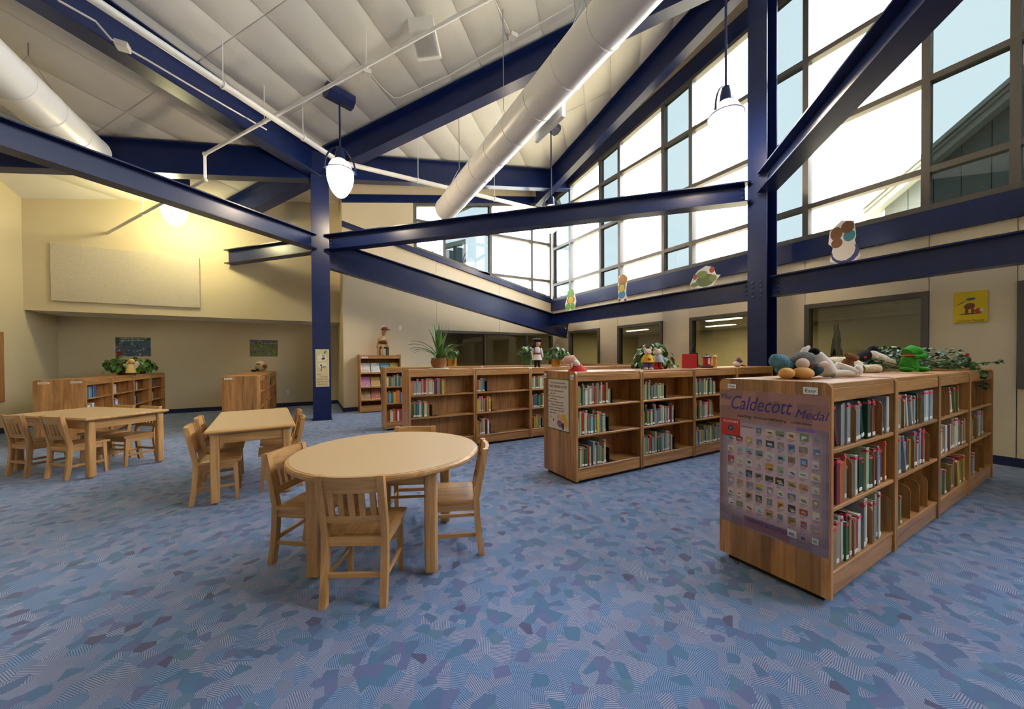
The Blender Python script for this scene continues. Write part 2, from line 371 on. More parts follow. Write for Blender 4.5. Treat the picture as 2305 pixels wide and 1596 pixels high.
for y0, y1 in WIDE: pA(y0, y1, 0, ZW0); pA(y0, y1, ZW1, ZB0)
struct(slab('trim_4', 'navy_steel', XA-.06, XA+.03, YBACK, YB, ZB0, ZB1))
def headA(y): return 6.41+(8.34-y)*.125
wallpoly('wall_panel', 'tan_panel', [(YBACK,headA(YBACK)+.34),(YB,headA(YB)+.34),(YB,zP(XA,YB)+.12),(YBACK,zP(XA,YBACK)+.12)], 0, XA, XA+.1, wA)
struct(wallpoly('trim_5', 'navy_steel', [(YBACK,headA(YBACK)),(YB,headA(YB)),(YB,headA(YB)+.34),(YBACK,headA(YBACK)+.34)], 0, XA-.05, XA+.06))
# --- glazing: frames, mullions, transoms and single panes
def clip_quad(a0, a1, lo, hi, z0, z1):
    """polygon of column a0..a1 between heights z0..z1, cut by sloping lines lo and hi"""
    pts = [(a0, z0), (a1, z0), (a1, z1), (a0, z1)]
    def cut(pts, fn):
        out = []
        for i in range(len(pts)):
            p, q = pts[i], pts[(i+1) % len(pts)]; dp, dq = fn(p), fn(q)
            if dp >= 0: out.append(p)
            if dp*dq < 0: t = dp/(dp-dq); out.append((p[0]+(q[0]-p[0])*t, p[1]+(q[1]-p[1])*t))
        return out
    pts = cut(pts, lambda p: p[1]-lo(p[0])); return cut(pts, lambda p: hi(p[0])-p[1]) if len(pts) > 2 else []
def area(p): return abs(sum(p[i][0]*p[(i+1) % len(p)][1]-p[(i+1) % len(p)][0]*p[i][1] for i in range(len(p))))/2
def glazing(name, axis, plane, cols, zs, lo, hi, tint, mw=.075):
    """cols: mullion centre lines, zs: transom centre lines"""
    root = struct(link(name, None)); d0, d1 = (plane-.06, plane+.07)
    zmax = max(hi(cols[0]), hi(cols[-1]))+.5; zmin = min(lo(cols[0]), lo(cols[-1]))-.5
    rows = [zmin]+zs+[zmax]
    for i, c in enumerate(cols):
        p = clip_quad(c-mw/2, c+mw/2, lo, hi, zmin, zmax)
        if len(p) > 2: wallpoly('mullion', 'bronze_frame', p, axis, d0, d1, root)
    for i in range(len(cols)-1):
        a0, a1 = cols[i]+mw/2, cols[i+1]-mw/2
        for z in zs:
            p = clip_quad(a0, a1, lo, hi, z-mw/2, z+mw/2)
            if len(p) > 2 and area(p) > 1e-4: wallpoly('transom', 'bronze_frame', p, axis, d0+.004, d1-.004, root)
        p = clip_quad(a0, a1, lo, lambda t: lo(t)+mw, zmin, zmax); wallpoly('sill_frame', 'bronze_frame', p, axis, d0+.004, d1-.004, root)
        p = clip_quad(a0, a1, lambda t: hi(t)-mw, hi, zmin, zmax); wallpoly('head_frame', 'bronze_frame', p, axis, d0+.004, d1-.004, root)
        for k in range(len(rows)-1):
            p = clip_quad(a0-.01, a1+.01, lambda t: lo(t)+mw-.01, lambda t: hi(t)-mw+.01, rows[k]+(mw/2-.01 if k else 0), rows[k+1]-(mw/2-.01 if k < len(rows)-2 else 0))
            if len(p) > 2 and area(p) > 1e-3: wallpoly('pane', tint(i), p, axis, plane-.004, plane+.004, root)
    return root
colsA = [YBACK+.04,-3.18,-1.88,-1.23,.07,.74,1.40,2.655,3.31,4.59,5.25,6.52,7.20,8.46,9.30]
def tintA(i): return 'clear_glass' if (colsA[i+1]-colsA[i]) > 1 else 'tinted_glass'
glazing('window_1', 0, XA+.02, colsA, [3.56,4.69,5.83], lambda t: ZB1, headA, tintA)
for c in [o for o in bpy.data.objects if o.name.startswith('pane')]: pass
glazing('window_2', 1, YB+.05, [2.45,3.23,4.63,6.04,6.74], [3.70,4.86,5.95], lambda t: sillB(t)+.13, headB, lambda i: 'clear_glass' if i != 1 else 'tinted_glass')
def low_window(name, axis, plane, a0, a1, z0, z1, bars=(), sgn=1):
    root = struct(link(name, None)); fw = .065
    def rect(n, mat, p0, p1, q0, q1, e0, e1):
        wallpoly(n, mat, [(p0,q0),(p1,q0),(p1,q1),(p0,q1)], axis, plane+e0, plane+e1, root)
    rect('jamb', 'bronze_frame', a0, a0+fw, z0, z1, -.03, .10); rect('jamb', 'bronze_frame', a1-fw, a1, z0, z1, -.03, .10)
    rect('head_frame', 'bronze_frame', a0+fw, a1-fw, z1-fw, z1, -.03, .10); rect('sill_frame', 'bronze_frame', a0+fw, a1-fw, z0, z0+fw, -.03, .10)
    ed = [a0+fw]+[x for b_ in bars for x in (b_-.02, b_+.02)]+[a1-fw]
    for b_ in bars: rect('mullion', 'bronze_frame', b_-.02, b_+.02, z0+fw, z1-fw, -.02, .09)
    for i in range(0, len(ed), 2): rect('pane', 'dark_glass', ed[i], ed[i+1], z0+fw, z1-fw, .05, .056)
for i, (y0, y1) in enumerate(WIDE): low_window('window_%d' % (3+i), 0, XA, y0, y1, ZW0, ZW1)
low_window('window_8', 1, YB, 3.0, XA, ZW0, 2.02, (4.42, 5.83))
# baseboards
for nm, a in (('baseboard_left', (XL, XL+.015, YBACK, YALC)), ('baseboard_right', (XA-.015, XA, YBACK, YB))): struct(slab(nm, 'navy_base', *a, 0, .1))
for nm, a in (('baseboard_far', (XRET-.015, XA, YB-.015, YB)), ('baseboard_alcove', (XL, XRET, YALC-.015, YALC)), ('baseboard_back', (XL, XA, YBACK, YBACK+.015))): struct(slab(nm, 'navy_base', *a, 0, .1))
struct(slab('baseboard_return', 'navy_base', XRET-.015, XRET, YB-.015, YALC, 0, .1))

# ================================================================== STEELWORK
def ibeam_mesh(A, B, depth, fw, tf=.018, tw=.012, cope=0):
    A, B = Vector(A), Vector(B); t = (B-A); L_ = t.length; t.normalize(); s_ = t.cross(Vector((0,0,1))).normalized(); n = s_.cross(t)
    b = MB(); M = Matrix((t, s_, n)).transposed().to_4x4(); M.translation = A
    b.box(0, L_, -fw/2, fw/2, -tf, 0, M); b.box(cope, L_-cope, -tw/2, tw/2, -depth+tf, -tf, M); b.box(0, L_, -fw/2, fw/2, -depth, -depth+tf, M)
    return b, M, L_
def steel_beam(label, A, B, depth, fw, bolts=(), cope=0):
    b, M, L_ = ibeam_mesh(A, B, depth, fw, cope=cope)
    o = tag(b.build('steel_beam', 'navy_steel', smooth=False), label, 'beam')
    for end in bolts:
        for sd in (-1, 1):
            for k in range(3):
                q = M @ Vector(((.09 if end == 0 else L_-.09), sd*.008, -depth*(.28+.22*k)))
                nrm = (M.to_3x3() @ Vector((0, sd, 0))); bb = MB(); MM = frame(q, nrm); bb.lathe([(.016,0),(.016,.010),(.009,.016)], 8, MM); bb.build('bolt', 'bolt_steel', o)
    return o
C1 = Vector((.24, 8.48, 0)); C2 = Vector((6.15, 2.97, 0)); KK = Vector((6.15, 8.52, 0))
def P3(v, z): return (v[0], v[1], z)
def column(label, c, w_, d_, h, flange_axis):
    r = thing('steel_column', label, 'column', (c[0], c[1], 0))
    t = .02
    def bx(n, a): MB().box(*a).build(n, 'navy_steel', r, smooth=False)
    if flange_axis == 'y':
        bx('flange', (-w_/2, w_/2, -d_/2, -d_/2+t, 0, h)); bx('flange', (-w_/2, w_/2, d_/2-t, d_/2, 0, h)); bx('web', (-.008, .008, -d_/2+t, d_/2-t, 0, h))
    else:
        bx('flange', (-d_/2, -d_/2+t, -w_/2, w_/2, 0, h)); bx('flange', (d_/2-t, d_/2, -w_/2, w_/2, 0, h)); bx('web', (-d_/2+t, d_/2-t, -.008, .008, 0, h))
    bx('base_plate', (-w_/2-.02, w_/2+.02, -d_/2-.02, d_/2+.02, 0, .012))
    return r
c1 = column('navy steel column with a handwritten verse poster on it', C1, .33, .30, zP(C1.x, C1.y)-.05, 'y')
c2 = column('navy steel column with rows of bolts before the tall windows', C2, .27, .31, zP(C2.x, C2.y)-.05, 'x')
for dz in range(4):
    for dy in (-.06, .06):
        bb = MB(); bb.lathe([(.016,0),(.016,.01),(.008,.016)], 8, frame((-.155, dy, 2.16+dz*.075), (-1,0,0))); bb.build('bolt', 'bolt_steel', c2)
def toward(a, b_, off): d = Vector((b_[0]-a[0], b_[1]-a[1], 0)).normalized(); return Vector((a[0]+d.x*off, a[1]+d.y*off, 0))
e1 = Vector((-1, -1, 0)).normalized(); e2 = Vector((-1, 1, 0)).normalized()
steel_beam('level navy crossbeam spanning between the two steel columns', P3(toward(C1, C2, .17), 3.79), P3(toward(C2, C1, .19), 3.95), .31, .22, (0, 1), cope=.05)
CL = Vector((-2.806, 5.98, 0)); dl = (CL-C1).normalized(); endl = C1+dl*((XL+.02-C1.x)/dl.x)
steel_beam('level navy beam running from the verse-poster column to the plain left wall', P3(C1+dl*.17, 3.79), P3(endl, 3.79), .31, .22, (0,), cope=.02)
steel_beam('short navy beam stub joining the verse-poster column to the wall with the felt board', P3(C1+e2*.17, 3.78), P3(C1+e2*2.54, 3.72), .31, .20, cope=.02)
steel_beam('level navy beam from the bolted column passing over the medal-poster bookcase', P3(C2+e1*.16, 4.02), P3(C2+e1*9, 4.02), .30, .26, (0,), cope=.05)
steel_beam('long low navy beam along the tall windows from the corner to the bolted column', P3(KK, 2.52), P3(C2+Vector((0,.14,0)), 2.46), .315, .17, (0, 1))
steel_beam('low navy beam along the window wall above the yellow poster', P3(C2+Vector((0,-.14,0)), 2.46), (C2.x, YBACK, 2.44), .315, .17, (0,))
sl = (2.53-3.76)/(KK.x-C1.x)
steel_beam('deep sloping navy beam falling from the verse-poster column to the far corner', (C1.x+.16, C1.y, 3.76+sl*.16), (XA-.02, KK.y, 2.53+sl*.63), .57, .20, (0,))
steel_beam('upper navy roof beam above the high corner windows right of the verse-poster column', P3(C1, zP(C1.x, C1.y)-.01), (XA-.02, KK.y, zP(XA, KK.y)-.01), .53, .22)
steel_beam('upper navy roof beam sloping left of the verse-poster column above the felt board', P3(C1, zP(C1.x, C1.y)-.01), (XL+.02, C1.y, zP(XL, C1.y)-.01), .55, .22)
steel_beam('navy roof beam climbing along the top of the tall window wall', (KK.x, YB-.05, zP(KK.x, YB)-.01), (KK.x, YBACK+.1, zP(KK.x, YBACK)-.01), .58, .20)
d12 = (C2-C1).normalized(); far = C2+d12*.5
steel_beam('navy diagonal rafter rising from the verse-poster column behind the white duct', P3(C1, zP(C1.x, C1.y)-.01), P3(far, zP(far.x, far.y)-.01), .50, .24)
lf = C1+e1*6.6
steel_beam('navy diagonal rafter carrying white conduit above the tables', P3(C1, zP(C1.x, C1.y)-.01), P3(lf, zP(lf.x, lf.y)-.01), .52, .26)
lb = C1+e2*2.5
steel_beam('navy rafter end beyond the verse-poster column under the low ceiling', P3(C1, zP(C1.x, C1.y)-.01), P3(lb, zP(lb.x, lb.y)-.01), .50, .24)

# ================================================================== BOOKCASES
UW, UD, UH = .9225, .5485, 1.10
SHZ = (.155, .475, .765)
def rounded(w_, h, r, n=4):
    p = [(0, 0), (w_, 0)]
    for cx, cz, a0 in ((w_-r, h-r, 0), (r, h-r, PI/2)):
        for i in range(n+1): a = a0+PI/2*i/n; p.append((cx+r*math.cos(a), cz+r*math.sin(a)))
    return p
def bookcase(label, loc, rz=0, W=UW, D=UD, H=UH, shz=SHZ, double=True, group=None, name='bookcase'):
    r = thing(name, label, 'bookcase', loc, rz, group); t = .024; z0 = .03
    key = (W, D, H, shz, double)
    def part(n, mat, fn, **k): return link(n, cached((key, n, mat, tuple(sorted(k.items()))), lambda: fn(**k).mesh(n, mat)), r)
    sd = lambda: MB().prism(rounded(D, H-z0, .035), 0, 0, t)
    for x in (0.002, W-t-.002):
        o = part('side_panel', 'oak_upright', sd); o.location = (x, 0, z0)
    part('top_board', 'oak_along', lambda: MB().cbox(t, W-t, .008, D-.008, H-.030, H-.004, .003))
    part('back_panel', 'oak_back', lambda: MB().box(t, W-t, D/2-.006 if double else D-.014, D/2+.006 if double else D-.002, z0+.02, H-.03))
    part('plinth', 'black_plastic', lambda: MB().box(.03, W-.03, .04, D-.04, 0, z0+.02))
    for side in ((0, 1) if double else (0,)):
        def place(o):
            if side: o.location = (W, D, 0); o.rotation_euler = (0, 0, PI)
            return o
        place(part('apron', 'oak_along', lambda: MB().cbox(t, W-t, .006, .026, H-.098, H-.030, .003)))
        place(part('kick_board', 'oak_along', lambda: MB().cbox(t, W-t, .010, .028, z0+.004, shz[0]-.022, .003)))
        for z in shz:
            o = place(part('shelf', 'oak_along', lambda: MB().cbox(t+.001, W-t-.001, .006, D/2-.007 if double else D-.016, -.022, 0, .004))); o.location.z = z
    return r
R1, R2, R3, R4 = (2.2136, .760), (2.2436, 2.7216), (1.1137, 4.6575), (1.1436, 6.4727)
UN = ['first', 'second', 'third', 'fourth', 'fifth']
rowA = [bookcase('oak bookcase, %s unit behind the medal poster' % UN[i] if i else 'oak bookcase whose end carries the purple medal poster', (R1[0]+i*UW, R1[1], 0)) for i in range(4)]
rowB = [bookcase('oak bookcase, %s unit behind the finger-rule poster' % UN[i] if i else 'oak bookcase whose end carries the finger-rule poster', (R2[0]+i*UW, R2[1], 0)) for i in range(4)]
rowC = [bookcase('oak bookcase, %s unit of the row with the uniformed doll' % UN[i] if i else 'oak bookcase under the spiky plant in the brown pot', (R3[0]+i*UW, R3[1], 0), D=.40) for i in range(5)]
rowD = [bookcase('oak bookcase, %s unit of the row beside the magazine rack' % UN[i], (R4[0]+i*UW, R4[1], 0), D=.415) for i in range(5)]
LH = .965; LSZ = (.14, .40, .67)
rowE = [bookcase('oak bookcase, %s unit of the row under the fairy figurine' % UN[i] if i else 'oak bookcase whose plain end shows two white signs', (-2.93, 7.9+i*.862, 0), PI/2, W=.862, D=.53, H=LH, shz=LSZ) for i in range(4)]
rowF = [bookcase('oak bookcase, %s unit of the row under the round plush' % UN[i] if i else 'oak bookcase whose plain end shows a single white sign', (-.74, 7.65+i*.922, 0), PI/2, W=.922, D=.53, H=LH, shz=LSZ) for i in range(4)]
rowG = [bookcase('low oak bookcase, %s along the lower windows from the corner' % UN[3-i], (6.47, 8.1-(3-i)*.93, 0), -PI/2, W=.93, D=.32, double=False) for i in range(4)]

# ------------------------------------------------------------------ books
def book_mesh():
    b = MB(); t = .10
    b.cbox(-.5, -.5+.12, 0, 1, 0, 1, .02); b.cbox(.5-.12, .5, 0, 1, 0, 1, .02); b.cbox(-.5, .5, 0, .03, 0, 1, .012)
    n = len(b.f); b.box(-.40, .40, .025, .975, .012, .985); me = b.mesh('book', 'book_cover'); me.materials.append(MATS['page_white'])
    for i, p in enumerate(me.polygons): p.material_index = 1 if i >= n else 0
    return me
BOOK = book_mesh()
TAPE = MB().cbox(-.51, .51, -.012, .10, .90, .955, .004).mesh('spine_tape', 'label_red')
CALL = MB().cbox(-.48, .48, -.012, .002, .06, .15, .002).mesh('call_label', 'label_white')
PAL = {'green': (.03, .14, .06), 'dark green': (.012, .07, .035), 'sage': (.22, .29, .19), 'pale green': (.40, .46, .28), 'teal': (.035, .19, .23), 'blue': (.03, .11, .30), 'navy': (.012, .03, .10),
       'pale blue': (.26, .38, .46), 'grey': (.30, .33, .34), 'white': (.72, .71, .65), 'cream': (.62, .55, .36), 'yellow': (.62, .43, .05), 'olive': (.27, .27, .08), 'orange': (.55, .17, .03),
       'red': (.45, .025, .02), 'maroon': (.16, .015, .03), 'brown': (.17, .09, .045), 'black': (.015, .015, .02), 'pink': (.52, .22, .26), 'purple': (.10, .05, .20), 'tan': (.40, .28, .16)}
SHN = {0: 'bottom', 1: 'middle', 2: 'top'}
NB = [0]; SEEN = {}
def shelf_books(unit, row_label, uname, shelf, x0, fill, palette, hmin, hmax, tmin, tmax, dmin=.16, dmax=.22, lean=0, W=UW, shz=SHZ, clear=.27, seed=0, unitless=None, red=.75, maxn=60, lean_at=(), divs=()):
    """upright books from x0 (fraction of the bay) over 'fill' of the bay, on the front side of a unit"""
    rnd = random.Random(seed*97+shelf*13+len(palette)); inner = W-.052; x = .027+x0*inner; end = .027+(x0+fill)*inner; i = 0; start = SEEN.get((unit.name, shelf), 0)
    M = unit.matrix_world.copy() if False else Matrix.Translation(unit.location) @ Matrix.Rotation(unit.rotation_euler.z, 4, 'Z')
    while i < maxn:
        t = rnd.uniform(tmin, tmax); h = min(rnd.uniform(hmin, hmax), clear-.012); d = rnd.uniform(dmin, dmax); cn = rnd.choice(palette)
        tilt = 0
        if i in lean_at: tilt = rnd.uniform(.16, .30)
        wx = t*math.cos(tilt)+h*math.sin(abs(tilt))
        dv = [p for p in divs if x-.005 < p < x+wx+.005]
        if dv: x = dv[0]+.0055; divs = [p for p in divs if p > dv[0]+.001]; continue
        if x+wx > end: break
        base = Vector((x+(t/2)*math.cos(tilt), .012+rnd.uniform(0, .018), shz[shelf]+.0005))
        if tilt: base.x = x+wx-t/2*math.cos(tilt)-.001; base.z += t/2*math.sin(tilt)
        o = link('book', BOOK, None); o.matrix_world = M @ Matrix.Translation(base) @ Matrix.Rotation(-tilt, 4, 'Y') @ Matrix.Diagonal((t*.96, d, h, 1))
        c = PAL[cn]; k = rnd.uniform(.8, 1.2); o.color = (*[min(1, q*k) for q in c], 1)
        lab = '%s book, %s along the %s shelf of %s' % (cn, ORD[min(start+i, 29)], SHN[shelf], row_label if uname is None else 'the %s unit %s' % (uname, row_label))
        tag(o, lab, 'book', 'books ' + row_label)
        if rnd.random() < red: link('spine_tape', TAPE, o)
        if rnd.random() < .6: link('call_label', CALL, o)
        x += wx+.0008; i += 1; NB[0] += 1
    SEEN[unit.name, shelf] = start+i
    return x
G1 = ['sage', 'grey', 'pale green', 'white', 'pale blue', 'tan', 'cream', 'dark green', 'maroon']
G2 = ['dark green', 'teal', 'blue', 'white', 'orange', 'orange', 'red', 'maroon', 'pale green', 'teal', 'blue', 'grey']
G3 = ['pale green', 'sage', 'cream', 'olive', 'yellow', 'pale blue', 'white', 'grey', 'dark green', 'pale blue', 'pale green', 'sage', 'cream', 'olive', 'pale green', 'red', 'green']
G4 = ['cream', 'yellow', 'white', 'pink', 'teal', 'green', 'red', 'orange', 'grey', 'pale blue', 'cream', 'olive', 'maroon']
# wooden dividers slotted into the medal-poster row
DIV = MB().prism([(0,0),(.20,0),(.20,.20),(.17,.225),(.02,.225),(0,.20)], 0, -.004, .004).mesh('divider', 'oak_back')
DIV = MB().prism([(.012,0),(.235,0),(.235,.22),(.05,.22),(.03,.212),(.018,.198),(.012,.18)], 0, -.003, .003).mesh('divider', 'oak_upright_plain')
DVS = ((0,2,.36),(0,2,.62),(0,2,.80),(0,1,.30),(0,1,.66),(0,0,.34),(0,0,.64),(0,0,.97),(1,2,.18),(1,2,.60),(1,1,.42),(1,1,.80),(1,0,.33),(1,0,.55),(1,0,.76),(2,2,.20),(2,2,.34),(2,1,.30),(2,0,.38),(2,0,.62),(3,2,.25),(3,2,.5),(3,2,.75),(3,1,.3),(3,1,.38),(3,0,.1),(3,0,.45),(3,0,.7))
for u, s, x in DVS:
    o = link('divider', DIV, rowA[u], (.027+x*.87, 0, SHZ[s])); o.scale.z = 1.0 if s != 2 else .95
for u in range(4):
    for x in (.0242, UW-.0268): MB().box(x, x+.0026, .16, .178, .2, .98).build('shelf_standard', 'black_plastic', rowA[u], smooth=False)
rl = 'behind the medal poster'
for u, s, x0, f, pal, h0, h1, t0, t1, la in ((0,2,0,.97,G1,.19,.255,.014,.034,(2,9,13)), (0,1,0,.96,G2,.17,.255,.016,.034,(20,)), (0,0,0,.46,['red','white','green','grey','maroon','tan'],.19,.25,.016,.030,()), (0,0,.50,.30,['white','cream','pale green','white','grey'],.23,.28,.016,.028,()),
        (1,2,0,.16,['white','sage','grey'],.20,.25,.02,.04,()), (1,2,.22,.35,['grey','pale blue','white','green'],.18,.22,.014,.022,(1,2,3)), (1,2,.66,.32,['grey','pale blue','white'],.21,.25,.025,.045,()),
        (1,1,0,.78,['yellow','purple','white','maroon','navy','grey','white','red','pale blue'],.17,.26,.016,.036,(4,)), (1,0,0,.16,['pale green','cream','yellow'],.18,.22,.012,.022,()),
        (2,2,0,.14,['sage','pale green'],.17,.21,.016,.03,()), (2,2,.36,.40,['grey','olive','white','olive'],.18,.22,.014,.03,(0,1,2)), (2,1,0,.97,['sage','cream','pale green','white','pink','teal','maroon','tan'],.18,.25,.018,.036,(3,)), (2,0,0,.93,['sage','grey','red','navy','yellow','yellow','maroon','orange'],.18,.24,.02,.045,(4,7)),
        (3,1,0,.26,['yellow','orange','sage'],.17,.22,.02,.04,()), (3,1,.40,.35,['pale blue','white','grey'],.21,.25,.02,.045,()), (3,0,.14,.14,['grey','white','pale blue'],.17,.22,.016,.03,())):
    if u < 2: t0, t1 = t0*1.35, t1*1.3
    else: t0, t1 = t0*1.5, t1*1.5
    shelf_books(rowA[u], rl, UN[u], s, x0, f, pal, h0, h1, t0, t1, lean_at=la, seed=u*7+1, dmin=.19, dmax=.235, divs=sorted(.027+x*.87 for uu, ss, x in DVS if uu == u and ss == s), clear=(.23 if s == 2 else .29 if s == 0 else .27))
rl = 'behind the finger-rule poster'
for u, s, f, h0, h1 in ((0,2,.52,.15,.225), (0,1,.46,.16,.245), (0,0,.47,.15,.255), (1,2,.43,.15,.225), (1,1,.62,.16,.25), (1,0,.60,.17,.25), (2,2,.52,.16,.21), (2,1,.46,.16,.23), (2,0,.80,.16,.23), (3,2,.30,.15,.20)):
    shelf_books(rowB[u], rl, UN[u], s, 0.005, f, G3, h0, h1, .019, .036, seed=u*5+3, clear=(.23 if s == 2 else .27), red=.6)
rl = 'with the spiky plant'
for u, s, f, h0, h1 in ((0,2,.54,.17,.22), (0,1,.30,.18,.22), (1,2,.17,.17,.20), (1,1,.25,.18,.23), (1,0,.23,.18,.24), (2,2,.36,.18,.21), (2,1,.34,.18,.22), (2,0,.20,.18,.22)):
    shelf_books(rowC[u], rl, UN[u], s, 0.005, f, G4, h0, h1, .024, .040, seed=u*3+11, dmin=.13, dmax=.165, clear=(.23 if s == 2 else .27), red=.9)
# books of the far rows: too many to single out, one joined object
def far_books():
    b = MB(); b.c = []
    def run(org, ax, dep, x0, x1, z, pal, h0, h1, seed):
        rnd = random.Random(seed); x = x0; ax = Vector(ax); dep = Vector(dep)
        while x < x1:
            t = rnd.uniform(.018, .038); h = rnd.uniform(h0, h1); d = rnd.uniform(.12, .16); o = Vector(org)+ax*x+dep*(.015+rnd.uniform(0, .01))+Vector((0, 0, z))
            c = PAL[rnd.choice(pal)]
            for z0, z1, cc in ((0, h*.88, c), (h*.88, h*.95, PAL['red'] if rnd.random() < .7 else c), (h*.95, h, c)):
                n = len(b.f); P = [o+ax*(a*t*.95)+dep*(q*d)+Vector((0, 0, zz)) for zz in (z0, z1) for a, q in ((0,0),(1,0),(1,1),(0,1))]
                b.add(P, ((3,2,1,0),(4,5,6,7),(0,1,5,4),(1,2,6,5),(2,3,7,6),(3,0,4,7))); b.c += [cc]*(len(b.f)-n)
            x += t
    for s in range(3): run((R4[0], R4[1], 0), (1,0,0), (0,1,0), .03, .03+.84*(.8, .8, .75)[s], SHZ[s], ['yellow','white','green','orange','teal','cream','grey','red'] if s != 1 else ['yellow','orange','white','grey','blue','teal'], .17, .22, s+50)
    W = ['white', 'red', 'teal', 'white', 'pale green', 'blue', 'navy', 'grey', 'white']
    for u, s, f in ((0,2,.38),(0,1,.36),(1,2,.16),(1,1,.34),(2,2,.22),(2,1,.24),(3,2,.22),(3,1,.22),(0,0,.3)):
        run((-2.93, 7.9+u*.862, 0), (0,1,0), (-1,0,0), .03, .03+.80*f, LSZ[s]+.0005, W, .15, .188, u*9+s)
    run((-.74, 7.65+2*.922, 0), (0,1,0), (-1,0,0), .1, .5, LSZ[2], ['black','navy'], .12, .16, 5); run((-.74, 7.65+3*.922, 0), (0,1,0), (-1,0,0), .1, .5, LSZ[1], ['brown','black'], .12, .2, 6)
    o = b.build('distant_books', 'soft_print', smooth=False); o['kind'] = 'stuff'; tag(o, 'small upright books filling the rows of bookcases by the far walls', 'books')
far_books()
# bookends closing the short runs of books
def bookend(unit, frac, shelf, lab):
    t = thing('bookend', lab, 'bookend', unit.location+Vector((.027+frac*.87, 0, SHZ[shelf])))
    MB().cbox(.001, .003, .02, .13, .001, .15, .0005).build('upright_plate', 'black_plastic', t); MB().cbox(.001, .10, .02, .13, .0003, .002, .0005).build('foot_plate', 'black_plastic', t)
for u, s, f, n in ((0,2,.53,'top'),(0,1,.47,'middle'),(0,0,.48,'bottom'),(1,2,.44,'top'),(1,1,.63,'middle'),(1,0,.61,'bottom')):
    bookend(rowB[u], f+.008, s, 'dark metal bookend on the %s shelf of the %s unit behind the finger-rule poster' % (n, UN[u]))
for u, s, f, n in ((0,1,.31,'middle'),(1,2,.18,'top'),(1,1,.26,'middle'),(1,0,.24,'bottom'),(2,0,.21,'bottom')):
    bookend(rowC[u], f+.008, s, 'dark metal bookend on the %s shelf of the %s unit with the spiky plant' % (n, UN[u]))

# ================================================================== TABLES AND CHAIRS
TH = .64
def leg_part(r, x, y, s=.062):
    lg = MB().cbox(x-s/2, x+s/2, y-s/2, y+s/2, .012, TH-.03, .008).build('leg', 'birch_leg', r)
    MB().lathe([(.014,0),(.014,.012)], 10, Matrix.Translation((x, y, 0))).build('glide', 'grey_steel', lg)
def rect_table(label, c, rz, lx, ly):
    r = thing('library_table', label, 'table', (c[0], c[1], 0), rz)
    MB().cbox(-lx/2, lx/2, -ly/2, ly/2, TH-.032, TH-.0015, .012).build('table_top', 'birch_rail', r)
    MB().cbox(-lx/2+.022, lx/2-.022, -ly/2+.022, ly/2-.022, TH-.01, TH, .0008).build('laminate_surface', 'laminate_top', r)
    ix, iy = lx/2-.07, ly/2-.07
    for x in (-ix, ix):
        for y in (-iy, iy): leg_part(r, x, y)
    for y in (-iy, iy): MB().cbox(-ix+.031, ix-.031, y-.011, y+.011, TH-.125, TH-.032, .002).build('apron', 'birch_rail', r)
    for x in (-ix, ix): MB().cbox(x-.011, x+.011, -iy+.031, iy-.031, TH-.125, TH-.032, .002).build('apron', 'birch_seat', r)
    return r
def round_table(label, c, rz, ra, rb, k=.325):
    r = thing('library_table', label, 'table', (c[0], c[1], 0), rz); n = 64
    def ring(d, z): return [((ra+d)*math.cos(2*PI*i/n), (rb+d)*math.sin(2*PI*i/n), z) for i in range(n)]
    b = MB(); prof = [(-.02,TH-.034),(-.006,TH-.032),(0,TH-.024),(0,TH-.012),(-.008,TH-.003),(-.02,TH-.0015)]
    P = [p for d, z in prof for p in ring(d, z)]; m_ = len(prof)
    b.add(P, [(j*n+i, j*n+(i+1) % n, (j+1)*n+(i+1) % n, (j+1)*n+i) for j in range(m_-1) for i in range(n)]+[tuple(range(n))[::-1], tuple(range((m_-1)*n, m_*n))]); b.build('table_top', 'birch_rail', r)
    MB().add(ring(-.022, TH-.008)+ring(-.022, TH), [(i, (i+1) % n, n+(i+1) % n, n+i) for i in range(n)]+[tuple(range(n, 2*n)), tuple(range(n))[::-1]]).build('laminate_surface', 'laminate_top', r)
    for x in (-k, k):
        for y in (-k, k): leg_part(r, x, y, .068)
    for y in (-k, k): MB().cbox(-k+.034, k-.034, y-.011, y+.011, TH-.125, TH-.034, .002).build('apron', 'birch_rail', r)
    for x in (-k, k): MB().cbox(x-.011, x+.011, -k+.034, k-.034, TH-.125, TH-.034, .002).build('apron', 'birch_seat', r)
round_table('oval wooden library table with four small chairs around it', (.455, 2.46), math.radians(-26), .585, .585)
rect_table('rectangular wooden library table before the single-sign bookcase', (-.50, 4.58), math.radians(5), .66, 1.42)
rect_table('rectangular wooden library table before the two-sign bookcase', (-2.22, 6.09), math.radians(137), 1.30, .75)
SZ, BT = .365, .665
